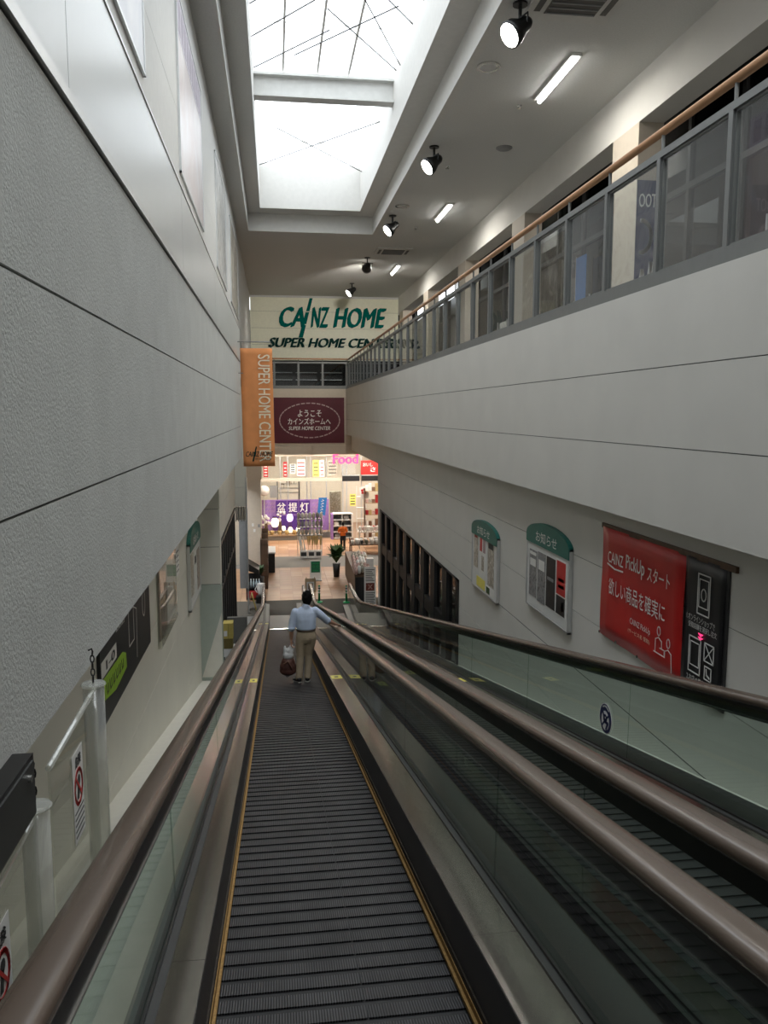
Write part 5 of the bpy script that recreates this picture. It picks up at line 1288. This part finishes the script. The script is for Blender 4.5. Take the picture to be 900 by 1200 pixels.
chain(body, [(*Q(HX - .005, HY - .01, HZ - .08), .055), (*Q(HX - .02, .02, 1.30), .058)])
ell_mb(body, [(*Q(.07, .02, 1.22), .165, .095, .09), (*Q(.07, .02, 1.10), .155, .10, .14), (*Q(.075, .02, .98), .145, .10, .12), (*Q(.08, .02, .87), .155, .11, .11)])
Ls, Le, Lw = (-.12, .02, 1.22), (-.165, .0, .955), (-.175, .06, .745)
Rs_, Re, Rw = (.25, .02, 1.235), (.43, .09, 1.06), (.595, .22, .955)
chain(body, [(*Q(*Ls), .055), (*Q(*Le), .040), (*Q(-.172, .03, .86), .036), (*Q(*Lw), .026)])
chain(body, [(*Q(*Rs_), .055), (*Q(*Re), .040), (*Q(.515, .155, 1.005), .036), (*Q(*Rw), .026)])
hand(body, Q(-.176, .062, .735), (0, .05, -1), (1, 0, 0), 38, (0, 1, 0))
hand(body, Q(.605, .23, .945), (.55, .72, -.34), (.0, .1, -1), 14, (-.75, .65, 0))
Lh, Lk, La = (.015, .02, .84), (-.02, .03, .47), (-.035, -.01, .085)
Rh, Rk, Ra = (.15, .02, .84), (.115, .06, .48), (.085, .03, .085)
chain(body, [(*Q(*Lh), .082), (*Q(*Lk), .055), (*Q(*La), .040), (*Q(-.035, .0, .05), .040)])
chain(body, [(*Q(*Rh), .082), (*Q(*Rk), .055), (*Q(*Ra), .040), (*Q(.085, .03, .05), .040)])
bo = fuse(body, 'body', 'skin', man, .0075, 3)
# facial details
for sx in (-1, 1):
    MB().ball(Q(HX + sx * .030, HY + .084, HZ + .002), .012, .008, .008, 8, 6).build('eye', 'white', bo, smooth=True)
    MB().ball(Q(HX + sx * .030, HY + .0905, HZ + .002), .006, .003, .006, 8, 6).build('iris', 'ink', bo)
    MB().ball(Q(HX + sx * .031, HY + .090, HZ + .024), .018, .006, .004, 8, 6).build('eyebrow', 'hair', bo)
MB().ball(Q(HX, HY + .100, HZ - .068), .020, .004, .004, 8, 6).build('mouth', 'pinkish', bo)
hr_ = MB()
ell_mb(hr_, [(*Q(HX, HY - .014, HZ + .022), .086, .098, .104), (*Q(HX, HY - .045, HZ - .035), .078, .066, .085), (*Q(HX, HY - .045, HZ - .085), .060, .045, .050), (*Q(HX - .065, HY - .02, HZ - .01), .026, .04, .05), (*Q(HX + .065, HY - .02, HZ - .01), .026, .04, .05)])
for k in range(26):
    a = random.uniform(0, 6.28); e = random.uniform(-.2, 1.3)
    hr_.ball(Q(HX + .082 * math.cos(a) * math.cos(e), HY - .022 + .09 * math.sin(a) * math.cos(e) * (1 if math.sin(a) < 0 else .6), HZ + .025 + .098 * math.sin(e)), .018, .018, .022, 7, 5)
fuse(hr_, 'hair', 'hair', man, .008, 2)
# shirt: torso and sleeves rolled to the elbow
sh = MB()
stack(sh, [(*Q(.07, .02, 1.295), .12, .072, .04), (*Q(.068, .02, 1.225), .198, .108, .05), (*Q(.068, .015, 1.12), .192, .122, .06), (*Q(.075, .015, 1.02), .180, .122, .06), (*Q(.08, .015, .955), .172, .124, .05)])
chain(sh, [(*Q(-.10, .02, 1.235), .072), (*Q(-.145, .01, 1.09), .066), (*Q(-.165, .0, .985), .060), (*Q(-.17, .0, .955), .058)])
chain(sh, [(*Q(.235, .02, 1.25), .072), (*Q(.34, .05, 1.16), .066), (*Q(.43, .09, 1.065), .060), (*Q(.46, .11, 1.043), .057)])
chain(sh, [(*Q(HX - .02, .005, 1.335), .066), (*Q(HX - .02, .012, 1.30), .072)])
so_ = fuse(sh, 'shirt', 'shirt', man, .010, 5)
for (c, d) in ((Q(-.168, .0, .963), (-.05, -.05, -1)), (Q(.45, .105, 1.05), (.7, .55, -.45))):
    dd = Vector(d).normalized(); MB().tube([Vector(c) - dd * .02, Vector(c) + dd * .022], [.063, .061], 16).build('rolled_cuff', 'shirt', so_, smooth=True)
# trousers
tr = MB()
stack(tr, [(*Q(.08, .012, .925), .150, .108, .03), (*Q(.08, .006, .86), .164, .114, .05), (*Q(.08, .006, .78), .172, .114, .05), (*Q(.08, .012, .72), .160, .100, .04)])
chain(tr, [(*Q(.008, .012, .80), .106), (*Q(-.015, .025, .62), .090), (*Q(-.025, .03, .47), .070), (*Q(-.04, .005, .26), .062), (*Q(-.05, -.01, .09), .066)])
chain(tr, [(*Q(.155, .012, .80), .106), (*Q(.135, .045, .62), .090), (*Q(.122, .06, .48), .070), (*Q(.112, .045, .26), .062), (*Q(.10, .03, .09), .066)])
tro = fuse(tr, 'trousers', 'chino', man, .010, 4)
MB().tube([Q(.08 + .158 * math.cos(R(a)), .012 + .114 * math.sin(R(a)), .925) for a in range(0, 361, 15)], .014, 6).build('belt', 'belt', man, smooth=True)
for (a, b) in ((-.03, .17),): pass
MB().box(bx + .02, bx + .07, by - .128, by - .122, bz + .80, bz + .803).box(bx + .12, bx + .17, by - .128, by - .122, bz + .80, bz + .803).build('pocket_seams', 'belt', tro)
for (cx_, cy_, ry_) in ((-.078, .03, .35), (.10, .09, -.1)):
    sb = MB(); fdir = Vector((-math.sin(ry_), math.cos(ry_), 0))
    for i in range(7):
        t_ = i / 6; c = Vector(Q(cx_, cy_, .045)) + fdir * (-.09 + .2 * t_); c.z -= TA * (c.y - by)
        sb.ball(tuple(c + Vector((0, 0, .012 * (1 - t_)))), .044, .044, .042 - .012 * t_, 10, 7)
    so = fuse(sb, 'shoe', 'shoe', man, .008, 3)
    mb = MB()
    for i in range(7):
        t_ = i / 6; c = Vector(Q(cx_, cy_, .012)) + fdir * (-.09 + .2 * t_); c.z -= TA * (c.y - by); mb.ball(tuple(c), .046, .046, .010, 10, 5)
    fuse(mb, 'sole', 'sole', so, .006, 1)
man.scale = (1.06, 1.06, 1.06)
# the bag in his left hand
bg_ = thing('shopping_bag', Q(-.25, .09, .12), 'dark brown shopping bag with a white plastic bag on top, held by the man', 'bag')
m1 = MB()
ell_mb(m1, [(*Q(-.25, .09, .27), .145, .10, .13), (*Q(-.25, .09, .20), .15, .10, .09), (*Q(-.25, .09, .35), .12, .085, .10)])
fuse(m1, 'brown_bag', 'bagbrown', bg_, .010, 5)
m1 = MB()
ell_mb(m1, [(*Q(-.245, .085, .47), .095, .075, .08), (*Q(-.22, .08, .545), .070, .055, .07), (*Q(-.30, .08, .56), .028, .03, .09), (*Q(-.20, .07, .60), .03, .03, .06)])
fuse(m1, 'white_bag', 'bagwhite', bg_, .009, 2)
MB().tube([Q(-.24, .08, .50), Q(-.195, .07, .60), Q(-.172, .066, .652), Q(-.155, .07, .60), Q(-.18, .09, .48)], .012, 7).build('carry_loop', 'bagwhite', bg_, smooth=True)
MB().tube([Q(-.33, .0, .34), Q(-.25, -.02, .40), Q(-.18, -.01, .24)], .012, 6).build('strap', 'potbrown', bg_, smooth=True)
fuse(MB().ball(Q(-.26, .09, .115), .05, .04, .03), 'white_bottom', 'bagwhite', bg_, .01, 2)
bg_.scale = (1.06, 1.06, 1.06)
# ---- staff member in orange
sx_, sy_ = 4.02, 48.0
def Q2(x, y, z): return (sx_ + x, sy_ + y, FL + z)
st = thing('person', (sx_, sy_, FL), 'shop worker in an orange top standing by the goods', 'person')
b2 = MB()
ell_mb(b2, [(*Q2(.02, .02, 1.60), .075, .09, .105), (*Q2(.03, .06, 1.54), .05, .05, .06), (*Q2(.03, .11, 1.57), .014, .02, .018)])
for s_ in (-1, 1): b2.ball(Q2(.02 + s_ * .076, .01, 1.58), .012, .02, .03, 8, 6)
chain(b2, [(*Q2(.02, .0, 1.50), .055), (*Q2(.0, .0, 1.40), .06)])
ell_mb(b2, [(*Q2(0, 0, 1.30), .16, .09, .10), (*Q2(0, 0, 1.12), .15, .10, .15), (*Q2(0, 0, .95), .15, .11, .12)])
chain(b2, [(*Q2(-.19, 0, 1.33), .055), (*Q2(-.26, .02, 1.08), .04), (*Q2(-.15, .22, .98), .028)])
chain(b2, [(*Q2(.19, 0, 1.33), .055), (*Q2(.25, .05, 1.08), .04), (*Q2(.14, .25, 1.02), .028)])
hand(b2, Q2(-.145, .23, .98), (.4, .9, 0), (0, 0, -1), 25, (.9, -.4, 0)); hand(b2, Q2(.135, .26, 1.02), (-.4, .9, 0), (0, 0, -1), 25, (-.9, -.4, 0))
chain(b2, [(*Q2(-.085, 0, .88), .08), (*Q2(-.09, .02, .48), .055), (*Q2(-.09, 0, .06), .042)]); chain(b2, [(*Q2(.085, 0, .88), .08), (*Q2(.09, .02, .48), .055), (*Q2(.09, 0, .06), .042)])
fuse(b2, 'body', 'skin', st, .010, 3)
m1 = MB(); ell_mb(m1, [(*Q2(0, 0, 1.40), .12, .075, .05), (*Q2(0, 0, 1.32), .20, .11, .09), (*Q2(0, 0, 1.18), .19, .12, .13), (*Q2(0, 0, 1.03), .185, .125, .13), (*Q2(0, 0, .92), .18, .125, .08)])
chain(m1, [(*Q2(-.19, 0, 1.33), .075), (*Q2(-.245, .015, 1.15), .068)]); chain(m1, [(*Q2(.19, 0, 1.33), .075), (*Q2(.24, .03, 1.15), .068)])
fuse(m1, 'shirt', 'orangeshirt', st, .012, 4)
m1 = MB(); ell_mb(m1, [(*Q2(0, 0, .88), .165, .12, .08)]); chain(m1, [(*Q2(-.085, 0, .82), .098), (*Q2(-.09, .02, .48), .075), (*Q2(-.09, 0, .08), .065)]); chain(m1, [(*Q2(.085, 0, .82), .098), (*Q2(.09, .02, .48), .075), (*Q2(.09, 0, .08), .065)])
fuse(m1, 'trousers', 'darkcloth', st, .012, 4)
m1 = MB(); ell_mb(m1, [(*Q2(.02, .0, 1.625), .086, .095, .10), (*Q2(.02, -.03, 1.57), .075, .065, .08)]); fuse(m1, 'hair', 'hair', st, .012, 3)
for s_ in (-1, 1):
    MB().ball(Q2(s_ * .09, .05, .04), .05, .12, .04, 10, 7).build('shoe', 'shoe', st, smooth=True)
